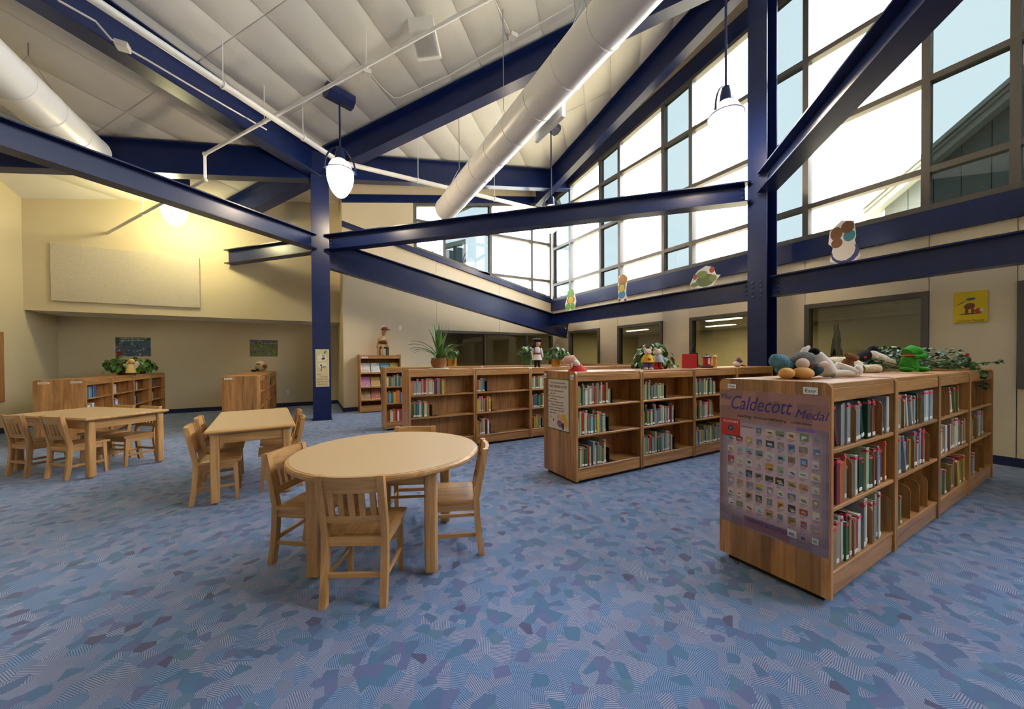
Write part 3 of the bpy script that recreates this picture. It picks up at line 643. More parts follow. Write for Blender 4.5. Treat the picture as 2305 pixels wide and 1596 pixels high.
def chair_proto():
    r = link('wooden_chair', None); w_ = .165
    def yb(z): return -.135-(z-.36)*.20 if z > .36 else -.135-(.36-z)**2*.25
    zs = [0, .12, .24, .36, .46, .56, BT]
    prof = [(yb(z)-.018+(.004 if z == BT else 0), z) for z in zs]+[(yb(z)+.018, z) for z in reversed(zs)]
    for x in (-w_, w_-.034):
        MB().prism(prof, 0, x, x+.034).build('leg', 'birch_leg', r)
    for x in (-w_+.003, w_-.037):
        b = MB(); P = []
        for z, s in ((.0, .024), (SZ-.03, .034)):
            for a, q in ((0,0),(1,0),(1,1),(0,1)): P.append((x+(.034-s)/2+a*s, .148-s+q*s+(.012 if z == 0 else 0), z))
        b.add(P, ((3,2,1,0),(4,5,6,7),(0,1,5,4),(1,2,6,5),(2,3,7,6),(3,0,4,7))); b.build('leg', 'birch_leg', r)
    # saddled seat
    b = MB(); nx, ny = 10, 8; P = []
    for j in range(ny+1):
        for i in range(nx+1):
            x = (i/nx-.5)*2; y = j/ny; wd = w_+.004+.006*y
            P.append((x*wd, -.120+y*.292, SZ-.009*(1-x*x*1.2 if abs(x) < .9 else .03)*(1-(2*y-1)**4*.8)-(.008 if j in (0, ny) or i in (0, nx) else 0)))
    top = len(P); P += [(p[0], p[1], SZ-.028) for p in P[:top]]
    q = lambda i, j: j*(nx+1)+i
    F = [(q(i,j), q(i+1,j), q(i+1,j+1), q(i,j+1)) for j in range(ny) for i in range(nx)]+[(top+q(i,j+1), top+q(i+1,j+1), top+q(i+1,j), top+q(i,j)) for j in range(ny) for i in range(nx)]
    for i in range(nx): F += [(q(i,0), top+q(i,0), top+q(i+1,0), q(i+1,0)), (q(i+1,ny), top+q(i+1,ny), top+q(i,ny), q(i,ny))]
    for j in range(ny): F += [(q(0,j+1), top+q(0,j+1), top+q(0,j), q(0,j)), (q(nx,j), top+q(nx,j), top+q(nx,j+1), q(nx,j+1))]
    b.add(P, F); b.build('seat', 'birch_seat', r, angle=50)
    def curved(n, z0, z1, th, sag):
        b = MB(); m_ = 8; P = []
        for i in range(m_+1):
            x = (i/m_-.5)*2*(w_-.030); s = sag*(1-(x/(w_-.03))**2)
            for z in (z0, z1):
                for d in (-th/2, th/2): P.append((x, yb(z)-s+d, z))
        F = []
        for i in range(m_): a = i*4; F += [(a, a+4, a+6, a+2), (a+1, a+3, a+7, a+5), (a, a+1, a+5, a+4), (a+2, a+6, a+7, a+3)]
        F += [(0,2,3,1), (m_*4, m_*4+1, m_*4+3, m_*4+2)]
        b.add(P, F); b.build(n, 'birch_rail', r)
    curved('top_rail', BT-.088, BT-.004, .022, .018); curved('lower_rail', .415, .455, .020, .014)
    for k in range(5):
        x = (k-2)*.052; s = .016*(1-(x/.135)**2); b = MB(); P = []
        for z in (.450, BT-.080):
            for dx, d in ((-.014,-.006),(.014,-.006),(.014,.006),(-.014,.006)): P.append((x+dx, yb(z)-s+d, z))
        b.add(P, ((3,2,1,0),(4,5,6,7),(0,1,5,4),(1,2,6,5),(2,3,7,6),(3,0,4,7))); b.build('slat', 'birch_leg', r)
    for x in (-w_+.008, w_-.028): MB().cbox(x, x+.020, -.12, .125, SZ-.080, SZ-.026, .002).build('side_apron', 'birch_seat', r)
    MB().cbox(-w_+.03, w_-.03, .122, .142, SZ-.080, SZ-.026, .002).build('front_apron', 'birch_rail', r); MB().cbox(-w_+.03, w_-.03, -.146, -.126, SZ-.075, SZ-.026, .002).build('rear_apron', 'birch_rail', r)
    for x in (-w_+.010, w_-.026): MB().cbox(x, x+.016, -.135, .138, .118, .142, .003).build('side_stretcher', 'birch_seat', r)
    MB().cbox(-w_+.02, w_-.02, -.158, -.142, .135, .163, .003).build('rear_stretcher', 'birch_rail', r)
    MB().cbox(-w_+.02, w_-.02, .128, .142, .185, .205, .003).build('front_stretcher', 'birch_rail', r)
    return r
CH = chair_proto(); first = [True]
def chair(label, x, y, face, group=None):
    o = CH if first[0] else copy_tree(CH); first[0] = False
    o.location = (x, y, 0); o.rotation_euler = (0, 0, math.atan2(face[1], face[0])-PI/2); return tag(o, label, 'chair', group)
chair('slatted wooden chair standing between the oval table and the open carpet, back toward the carpet', .262, 2.085, (.47, .88))
chair('slatted wooden chair at the oval table on the finger-rule poster side', .836, 2.255, (-.93, .37))
chair('slatted wooden chair at the oval table on the single-sign table side', .02, 2.62, (.80, -.60))
chair('slatted wooden chair at the oval table facing the open carpet, mostly under the top', .70, 2.86, (-.40, -.92))
gA = 'chairs at the table before the single-sign bookcase'; gB = 'chairs at the table before the two-sign bookcase'
chair('slatted wooden chair on the left-wall side of the middle table, end nearer the oval table', -.72, 4.14, (.99, .08), gA)
chair('slatted wooden chair on the left-wall side of the middle table, end nearer the bookcase', -.77, 4.70, (.99, .08), gA)
chair('slatted wooden chair on the window side of the middle table, end nearer the oval table', -.255, 4.22, (-.99, -.08), gA)
chair('slatted wooden chair on the window side of the middle table, end nearer the bookcase', -.29, 4.74, (-.99, -.08), gA)
chair('slatted wooden chair on the open-carpet side of the two-sign table, farther from the middle table', -2.62, 6.09, (.68, .73), gB)
chair('slatted wooden chair on the open-carpet side of the two-sign table, nearer the middle table', -2.19, 5.73, (.68, .73), gB)
chair('slatted wooden chair on the column side of the two-sign table, nearer the middle table', -1.87, 6.06, (-.68, -.73), gB)
chair('slatted wooden chair on the column side of the two-sign table, farther from the middle table', -2.21, 6.40, (-.68, -.73), gB)

# ================================================================== LAMPS, DUCTS, PIPES
def on_vert(u, v, A, B):
    n = Vector((-(B[1]-A[1]), B[0]-A[0], 0)); d = ray(u, v); return CAM + d*((Vector((A[0], A[1], 0))-CAM).dot(n)/d.dot(n))
KG = .90
GLOBE = [(.02,0),(.10,-.012),(.165,-.06),(.205,-.13),(.228,-.20)]
LENS = [(.232,-.205),(.240,-.26),(.236,-.33),(.215,-.42),(.178,-.51),(.125,-.59),(.07,-.64),(.02,-.66)]
def pendant(label, xy, ztop, zbox, mat='lamp_glow', box=True, watts=None):
    """ztop: top of the globe; zbox: middle of the ballast box"""
    r = thing('pendant_lamp', label, 'lamp', (xy[0], xy[1], ztop)); zc = zP(*xy)-ztop; h = zbox-ztop
    if box:
        b = MB(); a = Matrix.Rotation(math.radians(20), 4, 'Z') @ Matrix.Rotation(PI/2, 4, 'Y'); p = [(.13*math.cos(PI/8+PI/4*k), .15*math.sin(PI/8+PI/4*k)) for k in range(8)]
        b.prism(p, 2, -.22, .22, Matrix.Translation((0, 0, h)) @ a); b.build('ballast_box', 'navy_steel', r, angle=20)
        MB().tube([(0,0,h+.11),(0,0,zc-.01)], .006, 6).build('hanger_cable', 'grey_steel', r)
    MB().tube([(0,0,.20),(0,0,h-.10 if box else zc-.01)], .016, 8).build('stem', 'navy_steel', r)
    b = MB(); b.tube([(.245*math.cos(PI*t/14), 0, -.20+.40*math.sin(PI*t/14)) for t in range(15)], .015, 6); b.build('bail', 'navy_steel', r)
    b = MB(); b.tube([(.222*math.cos(2*PI*t/24), .222*math.sin(2*PI*t/24), -.20) for t in range(25)], .008, 6, cap=False); b.build('seam_ring', 'navy_steel', r)
    MB().lathe([(.05,.20),(.07,.12),(.085,0),(.10,-.012)][::-1], 14).build('socket_cap', 'navy_steel', r)
    MB().lathe([(a*KG, b_) for a, b_ in GLOBE[::-1]], 20).build('glass_dome', 'lamp_dome', r); MB().lathe([(a*KG, b_) for a, b_ in LENS[::-1]], 18).build('glowing_lens', mat, r)
    ld = bpy.data.lights.new('bulb', 'POINT'); ld.energy = watts or 42; ld.color = (1, .80, .56) if mat == 'lamp_glow' else (1, .90, .45); ld.shadow_soft_size = .10; lo = bpy.data.objects.new('bulb', ld); COL.objects.link(lo); lo.parent = r; lo.location = (0, 0, -.36)
    return r
def zat(xy, v):
    lo, hi = -5, 20
    for _ in range(50):
        m_ = (lo+hi)/2; d = Vector((xy[0], xy[1], m_))-CAM
        if CY-F_PX*d.dot(CU)/d.dot(CF) > v: lo = m_
        else: hi = m_
    return lo
def xy_at(u, v, s): p = at_depth(u, v, s); return (p.x, p.y)
q = xy_at(766, 400, 6.2); pendant('lit egg-shaped pendant lamp hanging before the verse-poster column', q, zat(q, 359), zat(q, 217))
q = xy_at(1634, 260, 5.0); pendant('lit egg-shaped pendant lamp beside the bolted column against the tall windows', q, zat(q, 229), zP(*q)-.12)
q = xy_at(392, 470, 7.0); pendant('lit egg-shaped pendant lamp hanging before the felt wall board', q, zat(q, 432), zP(*q)-.12, 'lamp_glow_green')
q = xy_at(1241, 480, 8.5); pendant('lit egg-shaped pendant lamp hanging before the high corner windows', q, zat(q, 462), zat(q, 283))
# round ducts
def duct(label, x, y0, y1, z0, z1, r_):
    t = thing('air_duct', label, 'duct'); zz = lambda y: z0+(z1-z0)*(y-y0)/(y1-y0)
    n = 14; MB().tube([(x, y0+(y1-y0)*i/n, zz(y0+(y1-y0)*i/n)) for i in range(n+1)], r_, 32).build('duct_barrel', 'duct_white', t)
    y = y0+.3
    while y < y1:
        b = MB(); b.tube([(x+(r_+.002)*math.cos(2*PI*k/28), y, zz(y)+(r_+.002)*math.sin(2*PI*k/28)) for k in range(29)], .005, 5, cap=False); b.build('seam', 'duct_white', t); y += .61
    y = y0+1.0
    while y < y1:
        b = MB(); b.tube([(x, y, zz(y)+r_+.28), (x, y, zP(x, y)+.02)], .006, 6); b.build('hanger_rod', 'grey_steel', t)
        b = MB(); b.tube([(x-r_*.75, y, zz(y)+r_*.66), (x, y, zz(y)+r_+.28), (x+r_*.75, y, zz(y)+r_*.66)], .004, 5); b.build('hanger_cable', 'grey_steel', t); y += 1.9
    return t
d1 = duct('long round white duct rising toward the tall windows', 2.70, -3.6, 7.75, 4.80, 4.57, .24)
g = on_x(1236, 272, 3.02)
MB().cbox(g.x-.03, g.x+.03, g.y-.34, g.y+.34, g.z-.14, g.z+.10, .006).build('register_box', 'duct_white', d1)
for k in range(6): MB().box(g.x+.02, g.x+.036, g.y-.30, g.y+.30, g.z-.11+k*.033, g.z-.10+k*.033).build('register_louvre', 'white_paint', d1)
duct('round white duct passing above the navy beam by the plain left wall', -3.0, -3.6, 8.3, 4.12, 4.57, .26)
# sprinkler pipes
def pipe(label, pts, r_, hang=(), cl=True):
    t = thing('sprinkler_pipe', label, 'pipe'); MB().tube(pts, r_, 12).build('pipe_run', 'white_paint', t)
    for a in pts[1:-1] if cl else (): MB().ball(a, r_*1.45, 10, 7).build('elbow', 'white_paint', t)
    for i, f in hang:
        a, b_ = Vector(pts[i]), Vector(pts[i+1]); p = a.lerp(b_, f); zt = zP(p.x, p.y)
        MB().tube([p+Vector((0,0,r_)), (p.x, p.y, zt)], .006, 6).build('hanger_rod', 'white_paint', t)
        d = (b_-a).normalized(); MB().tube([p-d*.012, p+d*.012], r_*1.25, 12).build('hanger_ring', 'white_paint', t)
    return t
A = on_ceiling(215, 0, .6); B = on_ceiling(755, 355, .6); dm = (B-A).normalized(); A2 = A-dm*2.2; B2 = B+dm*.12
pa, pb = on_y(800, 389, B2.y), on_y(1243, 467, B2.y); pb.z = pa.z = (pa.z+pb.z)/2
pipe('thick white sprinkler main running under the ceiling to the high corner windows', [A2, Vector((B2.x, B2.y, pa.z)), Vector((6.0, B2.y, pb.z))], .047, ((0, .35), (0, .62), (0, .85), (1, .28), (1, .62)))
b0, b3 = on_ceiling(461, 347, .58), on_ceiling(1095, 0, .58); b3 = b3+(b3-b0)*.25
w0 = on_y(243, 524, YW-.02); lowp = Vector((b0.x, b0.y, zat((b0.x, b0.y), 405)))
pipe('thin white branch sprinkler pipe crossing the ceiling and dropping to the felt-board wall', [b3, b0, lowp, Vector((w0.x, w0.y, w0.z))], .026, ((0, .2), (0, .5), (0, .8), (2, .6)))
def conduit(label, pts, r_=.011, boxes=()):
    t = thing('conduit', label, 'conduit'); MB().tube(pts, r_, 8).build('conduit_run', 'white_paint', t)
    for p in boxes: p = Vector(p); MB().cbox(p.x-.06, p.x+.06, p.y-.06, p.y+.06, p.z-.035, p.z+.035, .006).build('junction_box', 'white_paint', t)
LS_ = C1+Vector((.14, -.14, 0)); LE_ = LS_+e1*5
pts = [on_vert(u, v, LS_, LE_) for u, v in ((130,0),(215,48),(250,88),(276,104),(300,117),(330,134),(450,205),(600,292))]
conduit('white electrical conduit clipped along the diagonal rafter above the tables', pts, .012, (pts[3],))
pts = [on_ceiling(u, v, .04) for u, v in ((650,262),(780,178),(925,88))]; conduit('thin white conduit beside the branch sprinkler pipe', pts, .013)
pts = [on_ceiling(u, v, .05) for u, v in ((832,166),(858,196),(885,220),(900,220),(1010,170),(1140,95),(1290,10))]; conduit('thin white conduit following the diagonal rafter with a square box', pts, .009, (on_ceiling(826,163,.06), on_ceiling(1155,82,.06)))
pts = [on_ceiling(u, v, .05) for u, v in ((1113,0),(1148,75))]; conduit('short white conduit dropping to the square ceiling box', pts, .009)
plain('grille_grey', (.45, .43, .39), .6); sp = on_ceiling(957, 95, .22); t = thing('ceiling_speaker', 'white boxy loudspeaker fixed to the ceiling beside the branch pipe', 'speaker', sp, math.radians(20))
t.matrix_world = frame(sp, (CAM-sp).normalized()+Vector((-.1, 0, -.75)), (-.707, .707, .3))
MB().cbox(-.17, .17, -.17, .17, -.10, .06, .012).build('speaker_box', 'white_paint', t); MB().lathe([(.11,.058),(.11,.066),(.02,.068)], 28).build('speaker_grille', 'grille_grey', t); MB().prism([(-.17,-.06),(-.27,.10),(.27,.10),(.17,-.06)], 1, -.19, .19, Matrix.Rotation(PI, 4, 'Y')).build('mount_plate', 'duct_white', t)
# emergency lamp near the corner
el = on_x(1272, 738, XA-.06); t = thing('emergency_lamp', 'small white twin-headed emergency lamp at the end of the sloping beam', 'lamp', el)
MB().cbox(-.05, .05, -.13, .13, -.07, .07, .01).build('lamp_body', 'white_paint', t)
for s in (-.10, .10): MB().lathe([(.02,-.04),(.06,.04),(.06,.06)], 14, Matrix.Translation((-.06, s, -.02)) @ Matrix.Rotation(-PI/2-.3, 4, 'Y')).build('lamp_head', 'white_paint', t)

# ================================================================== WALL THINGS
def mount(name, label, cat, o, n, w_, h, th, mat): 
    t = thing(name, label, cat); t.matrix_world = frame(o, n); MB().cbox(-w_/2, w_/2, -h/2, h/2, .0008, th, min(th*.3, .003)).build('board', mat, t); return t
mount('felt_board', 'large oatmeal felt acoustic board on the upper cream wall', 'wall board', (-3.15, YW, 2.945), (0,-1,0), 2.18, 1.10, .04, 'acoustic_felt')
def printed(parent, w_, h, nx, ny, fn, z, name='printed_picture', mat='print'):
    b = MB(); b.c = []
    for j in range(ny):
        for i in range(nx):
            x0, x1, y0, y1 = (i/nx-.5)*w_, ((i+1)/nx-.5)*w_, (j/ny-.5)*h, ((j+1)/ny-.5)*h
            c = fn((i+.5)/nx, (j+.5)/ny)
            if c is None: continue
            b.add([(x0,y0,z),(x1,y0,z),(x1,y1,z),(x0,y1,z)], [(0,1,2,3)]); b.c.append(c)
    return b.build(name, mat, parent, smooth=False)
def blobs(seed, n, pal, bgf):
    rnd = random.Random(seed); B = [(rnd.random(), rnd.random(), rnd.uniform(.015, .07), rnd.choice(pal)) for _ in range(n)]
    def f(x, y):
        c = bgf(x, y)
        for bx, by, br, bc in B:
            if (x-bx)**2+((y-by)*.6)**2 < br*br*.35: c = bc
        k = rnd.uniform(.85, 1.15); return tuple(min(1, q*k) for q in c)
    return f
def px_rect(u0, v0, u1, v1, fn):
    a, b_ = fn(u0, v0), fn(u1, v1); return (a+b_)/2, (Vector((b_.x-a.x, b_.y-a.y, 0))).length, abs(a.z-b_.z)
c, w_, h = px_rect(259.5, 759, 340, 802, lambda u, v: on_y(u, v, YALC)); p = mount('wall_poster', 'blue underwater picture poster on the alcove wall above the fairy figurine', 'poster', c, (0,-1,0), w_, h, .003, 'label_white')
printed(p, w_, h, 54, 30, blobs(3, 90, [(.05,.11,.05),(.28,.36,.40),(.02,.06,.12),(.30,.10,.06),(.35,.36,.12),(.16,.24,.34)], lambda x, y: (.02,.08,.04) if y > .86 else ((.24,.02,.02) if x < .17 and y < .25 else (.04+.08*abs(x-.5), .10+.05*y, .21))), .0034)
for k, s in enumerate(('Discover the world under the sea', 'Read a new book this week')): put_text(s, h*.075, 'label_white', p, (0, h*(.44-.085*k), .004))
c, w_, h = px_rect(562, 765, 625.5, 802.5, lambda u, v: on_y(u, v, YALC)); p = mount('wall_poster', 'green meadow picture poster on the alcove wall above the round plush', 'poster', c, (0,-1,0), w_, h, .003, 'label_white')
printed(p, w_, h, 48, 28, blobs(5, 110, [(.10,.16,.05),(.20,.24,.08),(.30,.08,.05),(.10,.12,.20),(.26,.28,.16),(.06,.09,.03),(.20,.12,.16)], lambda x, y: (.08,.13,.18) if y > .86 else ((.24,.27,.26) if y > .78 else (.15,.19,.06))), .0034)
# verse poster on the column
c, w_, h = px_rect(710, 786.5, 741.3, 870, lambda u, v: on_y(u, v, C1.y-.151)); p = mount('verse_poster', 'cream poster with handwritten verse and drawings fixed to the navy column', 'poster', c, (0,-1,0), w_, h, .003, 'label_white')
plain('parchment', (.62, .50, .27), .8, var=.15, scale=8)
MB().box(-w_/2+.004, w_/2-.004, -h/2+.004, h/2-.004, .003, .0036).build('parchment_sheet', 'parchment', p)
for k, (s, dx) in enumerate((('Turn', -.28), ('the pages', .12), ('with great care,', 0), ('keep them whole', .02), ('without a tear.', 0))): put_text(s, w_*.145, 'ink', p, (dx*w_, h*(-.165-.066*k), .0042), shear=.2)
b = MB(); b.c = []
def disc(b, cx, cy, rx, ry, col, z, n=14, rot=0):
    P = [(cx+rx*math.cos(2*PI*i/n)*math.cos(rot)-ry*math.sin(2*PI*i/n)*math.sin(rot), cy+rx*math.cos(2*PI*i/n)*math.sin(rot)+ry*math.sin(2*PI*i/n)*math.cos(rot), z) for i in range(n)]
    b.add(P, [tuple(range(n))]); b.c.append(col)
W_ = (.70, .64, .48); K_ = (.06, .05, .05)
for a in ((-.05,.30,.34,.075,W_,.0042,.35),(.08,.33,.12,.035,(.35,.33,.28),.0046,.35),(-.02,.24,.40,.05,W_,.0044,.3),(.08,.255,.15,.03,K_,.0048,.3),(0,.08,.36,.08,W_,.0042,0),(-.10,.075,.07,.025,K_,.0046,0),(-.06,.02,.03,.075,(.10,.05,.04),.0048,0),(.12,.03,.16,.012,K_,.0048,.1),(-.10,-.06,.06,.012,K_,.0048,.2),(.20,.42,.10,.035,(.12,.30,.04),.0048,.2),(.27,.455,.04,.03,(.12,.30,.04),.005,1)):
    disc(b, a[0]*w_, a[1]*h, a[2]*w_, a[3]*h, a[4], a[5], rot=a[6])
b.build('printed_drawings', 'print', p, smooth=False)
# yellow canvas on the window wall
plain('canvas_yellow', (.72, .52, .01), .6)
c, w_, h = px_rect(2147, 660, 2224, 725, lambda u, v: on_x(u, v, XA)); c.z = (on_x(2147, 692, XA).z+on_x(2224, 690, XA).z)/2; h = .275*w_/.31 if False else on_x(2185, 657, XA).z-on_x(2185, 727, XA).z
p = mount('yellow_canvas', 'square yellow canvas poster on the panelled wall above the trailing ivy', 'poster', c, (-1,0,0), w_, h, .02, 'canvas_yellow')
put_text('Curious George', h*.085, 'ink', p, (0, -h*.44, .0205), shear=.2)
b = MB(); b.c = []
for a in ((0,-.22,.34,.02,(.10,.05,.02),0),(-.02,.02,.17,.10,(.20,.06,.02),.4),(.24,-.14,.11,.08,(.42,.03,.02),0),(.34,-.12,.07,.06,(.50,.55,.60),.2),(-.25,.14,.18,.02,(.45,.24,.08),.6),(-.10,-.15,.05,.10,(.17,.05,.02),0),(.08,-.15,.05,.10,(.17,.05,.02),0),(.02,.25,.14,.045,(.06,.12,.26),.15)):
    disc(b, a[0]*w_, a[1]*h, a[2]*w_, a[3]*h, a[4], .0206+.0001*len(b.c), rot=a[5])
b.build('printed_shapes', 'print', p, smooth=False)
# small electrical plates
def plate(label, o, n): t = mount('outlet_plate', label, 'outlet', o, n, .075, .12, .006, 'white_paint'); MB().cbox(-.012, .012, -.03, .03, .005, .009, .002).build('toggle', 'white_matt', t)
plate('cream switch plate on the far wall behind the wooden puppet', on_y(862, 737, YB), (0,-1,0)); plate('cream switch plate on the far wall right of the wooden puppet', on_y(901, 738, YB), (0,-1,0)); plate('cream outlet plate low on the alcove wall', on_y(648, 884, YALC), (0,-1,0))
nb = on_x(2, 810, XL); tag(MB().cbox(XL+.001, XL+.03, nb.y-1.1, nb.y+.02, .55, 1.75, .004).build('notice_board', 'oak_back'), 'dark framed notice board on the plain left wall', 'notice board')

# cardboard cutouts standing on the low beam: plain coloured boards
def cutout(label, pts, patches, xb=C2.x):
    P = [on_x(u, v, xb) for u, v in pts]; c = sum(P, Vector())/len(P); zb = min(p.z for p in P); zt = (2.46+(c.y-3.11)/5.41*.06 if c.y > 3.1 else 2.46)+.001; DZ = zt-zb
    t = thing('cardboard_cutout', label, 'cutout', (xb, c.y, zt)); poly = [(p.y-c.y, p.z-zb) for p in P]
    MB().prism(poly, 0, -.004, .004).build('card', 'label_white', t)
    b = MB(); b.c = []
    for k, (u, v, ru, rv, col) in enumerate(patches):
        q = on_x(u, v, xb); ry = abs(on_x(u+ru, v, xb).y-q.y); rz_ = abs(on_x(u, v+rv, xb).z-q.z); n = 14
        b.add([(-.0045-.0003*k, q.y-c.y-ry*math.cos(2*PI*i/n), q.z-zb+rz_*math.sin(2*PI*i/n)) for i in range(n)], [tuple(range(n))]); b.c.append(col)
    b.build('colour_patch', 'print', t, smooth=False)
    MB().box(-.05, .05, -.05, .05, -.0, .006).build('stand', 'black_plastic', t, smooth=False)
GR, YE, BR, BL = (.16,.38,.06), (.62,.45,.03), (.20,.08,.03), (.06,.24,.42)
cutout('small green and yellow cardboard cutout standing at the corner end of the low beam', [(1274,697),(1272,684),(1277,668),(1281,651),(1290,648),(1294,660),(1297,676),(1293,697)], [(1285,660,8,11,GR),(1279,689,6,8,GR),(1289,688,5,8,GR),(1285,674,9,9,(.35,.12,.05)),(1285,674,6,8,YE)])
cutout('orange and blue cardboard cutout standing on the low beam next along from the green one', [(1392,672),(1392,655),(1391,636),(1393,615),(1404,611),(1413,617),(1410,640),(1409,655),(1413,668),(1410,672)], [(1402,624,10,13,(.42,.20,.05)),(1400,657,8,9,BL),(1400,640,8,11,(.25,.20,.06)),(1400,642,6,8,YE),(1395,669,3,3,(.35,.03,.03)),(1408,668,3,3,(.35,.03,.03))])
cutout('broad green and red cardboard cutout standing on the low beam near the bolted column', [(1553,635),(1562,615),(1572,603),(1590,592),(1605,595),(1612,612),(1622,612),(1612,625),(1606,637),(1590,642),(1570,643)], [(1588,625,22,14,(.12,.17,.05)),(1580,612,13,8,(.22,.28,.10)),(1603,601,6,7,(.42,.05,.04)),(1565,618,5,6,(.40,.08,.06)),(1605,620,9,8,(.20,.24,.07)),(1565,635,10,5,(.20,.24,.07))])
cutout('tall brown, teal and white cardboard cutout on the low beam right of the bolted column', [(1868,580),(1875,548),(1865,540),(1868,512),(1880,500),(1895,486),(1923,486),(1927,520),(1924,530),(1932,556),(1938,566),(1925,577),(1905,582),(1885,584)], [(1902,560,33,23,(.05,.06,.22)),(1899,553,27,24,(.74,.70,.66)),(1912,520,14,13,(.05,.24,.30)),(1908,501,15,14,BR),(1883,517,14,15,BR),(1884,538,13,11,BR)])

# ------------------------------------------------------------------ posters and signs on the bookcase ends
XE = R1[0]+.0005
p = thing('medal_poster', 'large purple medal poster of tiny book covers on the bookcase end', 'poster'); PW, PH = .535, .80; p.matrix_world = frame((XE+.0015, R1[1]+.276, .232+PH/2), (-1,0,0))
MB().box(-PW/2, PW/2, -PH/2, PH/2, 0, .0015).build('sheet', 'label_white', p, smooth=False)
def medal_bg(x, y):
    rnd = random.Random(int(x*8)*31+int(y*17)); k = rnd.uniform(.8, 1.2); m_ = max(0, min(1, (min(x, 1-x)*6)))*max(0, min(1, (y-.05)*8))*max(0, min(1, (.80-y)*12))
    edge = (.20*k, .14*k, .19*k) if y < .78 else (.34*k, .17*k, .14*k)
    c = (.56, .41, .44); return tuple(e*(1-m_)+q*m_ for e, q in zip(edge, c))
printed(p, PW, PH, 40, 51, medal_bg, .0018, 'printed_background')
o = put_text('The', .045, 'ink_purple', p, (-.238, PH*.445, .0022), shear=.35)
o = put_text('Caldecott', .079, 'ink_purple', p, (-.055, PH*.405, .0022), shear=.35); o.scale = (1, 1.45, 1)
o = put_text('Medal', .057, 'ink_purple', p, (.190, PH*.372, .0022), shear=.35); o.scale = (1, 1.15, 1)
b = MB(); b.c = []
rnd = random.Random(4)
def rectp(x0, x1, y0, y1, col, z): b.add([(x0,y0,z),(x1,y0,z),(x1,y1,z),(x0,y1,z)], [(0,1,2,3)]); b.c.append(col)
CP = [(.55,.55,.52),(.50,.36,.05),(.08,.18,.40),(.40,.05,.05),(.20,.24,.14),(.06,.06,.06),(.45,.24,.08),(.25,.42,.52),(.60,.52,.40),(.30,.22,.30)]
for r_ in range(9):
    for cc in range(9):
        if r_ == 0 and cc < 3: continue
        if r_ == 8 and cc < 6: continue
        x = -.205+cc*.0525+rnd.uniform(-.003, .003); y = PH*.225-r_*.0645; sx, sy = rnd.uniform(.013, .021), rnd.uniform(.014, .020); c_ = rnd.choice(CP)
        rectp(x-sx, x+sx, y-sy, y+sy, c_, .0022); c2 = rnd.choice(CP); rectp(x-sx*.6, x+sx*.5, y-sy*rnd.uniform(.2,.8), y+sy*rnd.uniform(0,.6), c2, .0024)
        c3 = rnd.choice(CP); rectp(x-sx*.2, x+sx*.8, y-sy*.75, y-sy*.3, c3, .0026)
        for k in range(3): rectp(x-.016, x+.014-.006*k, y-sy-.006-.006*k, y-sy-.004-.006*k, (.16,.10,.13), .0022)
rectp(-.262, -.150, PH*.155, PH*.285, (.50,.03,.02), .0022); disc(b, -.205, PH*.215, .017, .017, (.04,.05,.05), .0026); disc(b, -.205, PH*.215, .010, .010, (.06,.20,.30), .0028)
rectp(.13, .21, PH*.262, PH*.285, (.20,.12,.36), .0022); rectp(-.13, .10, -PH*.49, -PH*.41, (.20,.09,.12), .0021)
b.build('printed_covers', 'print', p, smooth=False)
put_text('FLOTSAM', .020, 'label_white', p, (-.206, PH*.262, .0027)); put_text('PERMA-BOUND', .030, 'ink_purple', p, (-.015, -PH*.435, .0026), shear=.3)
for s, x, sz in (('reading', -.13, .026), ('illustration', -.03, .022), ('drawing', .05, .022), ('celebration', .15, .02), ('medal winners', -.11, .012)): put_text(s, sz, 'ink', p, (x, PH*(.315 if s != 'medal winners' else .24), .0021), shear=.2)
def sign(label, x, y, z, w_, h, s, n=(-1,0,0), mat='ink'):
    t = thing('shelf_sign', label, 'sign'); t.matrix_world = frame((x, y, z), n); MB().cbox(-w_/2, w_/2, -h/2, h/2, 0, .0015, .0004).build('card', 'label_white', t); put_text(s, h*.72, mat, t.children[0] if t.children else t, (0, -h*.02, .0018)); return t
sign('white sign reading Easy above the medal poster at its window-side corner', XE, R1[1]+.5485-.075, UH-.045, .048, .026, 'Easy'); sign('white sign reading Easy above the medal poster at the aisle corner', XE, R1[1]+.085, UH-.045, .062, .036, 'Easy')
X2 = R2[0]+.0005
fp = thing('rule_poster', 'tall cream reading-rule poster on the bookcase end', 'poster')
a = on_x(1237.6, 845, X2); bq = on_x(1283.5, 963, X2); FW, FH = .345, .515; fp.matrix_world = frame((X2+.0015, R2[1]+.285, .755), (-1,0,0))
MB().box(-FW/2-.008, FW/2+.008, -FH/2-.01, FH/2+.008, 0, .002).build('backing_card', 'leaf_dark', fp, smooth=False); plain('poster_cream', (.66, .56, .47), .7, var=.03); MB().box(-FW/2, FW/2, -FH/2, FH/2, .002, .003).build('sheet', 'poster_cream', fp, smooth=False)
put_text('Find a "just right" book with the', .019, 'ink', fp, (0, FH*.43, .0034), shear=.1); put_text('FIVE FINGER RULE!', .036, 'ink', fp, (0, FH*.355, .0034))
for k, s in enumerate(('Choose a book and read the first', 'page or two.', 'Put one finger up for every word', "you don't know.", 'If five of your fingers go up while', 'reading, choose another book.', 'If only two or three fingers go up,', "you've found a \"just right\" book!", 'Happy reading!')):
    put_text(s, .0175, 'ink', fp, (-FW*.42+(.012 if k % 2 else 0), FH*(.27-.0565*k), .0034), align='LEFT', shear=.15)
b = MB(); b.c = []
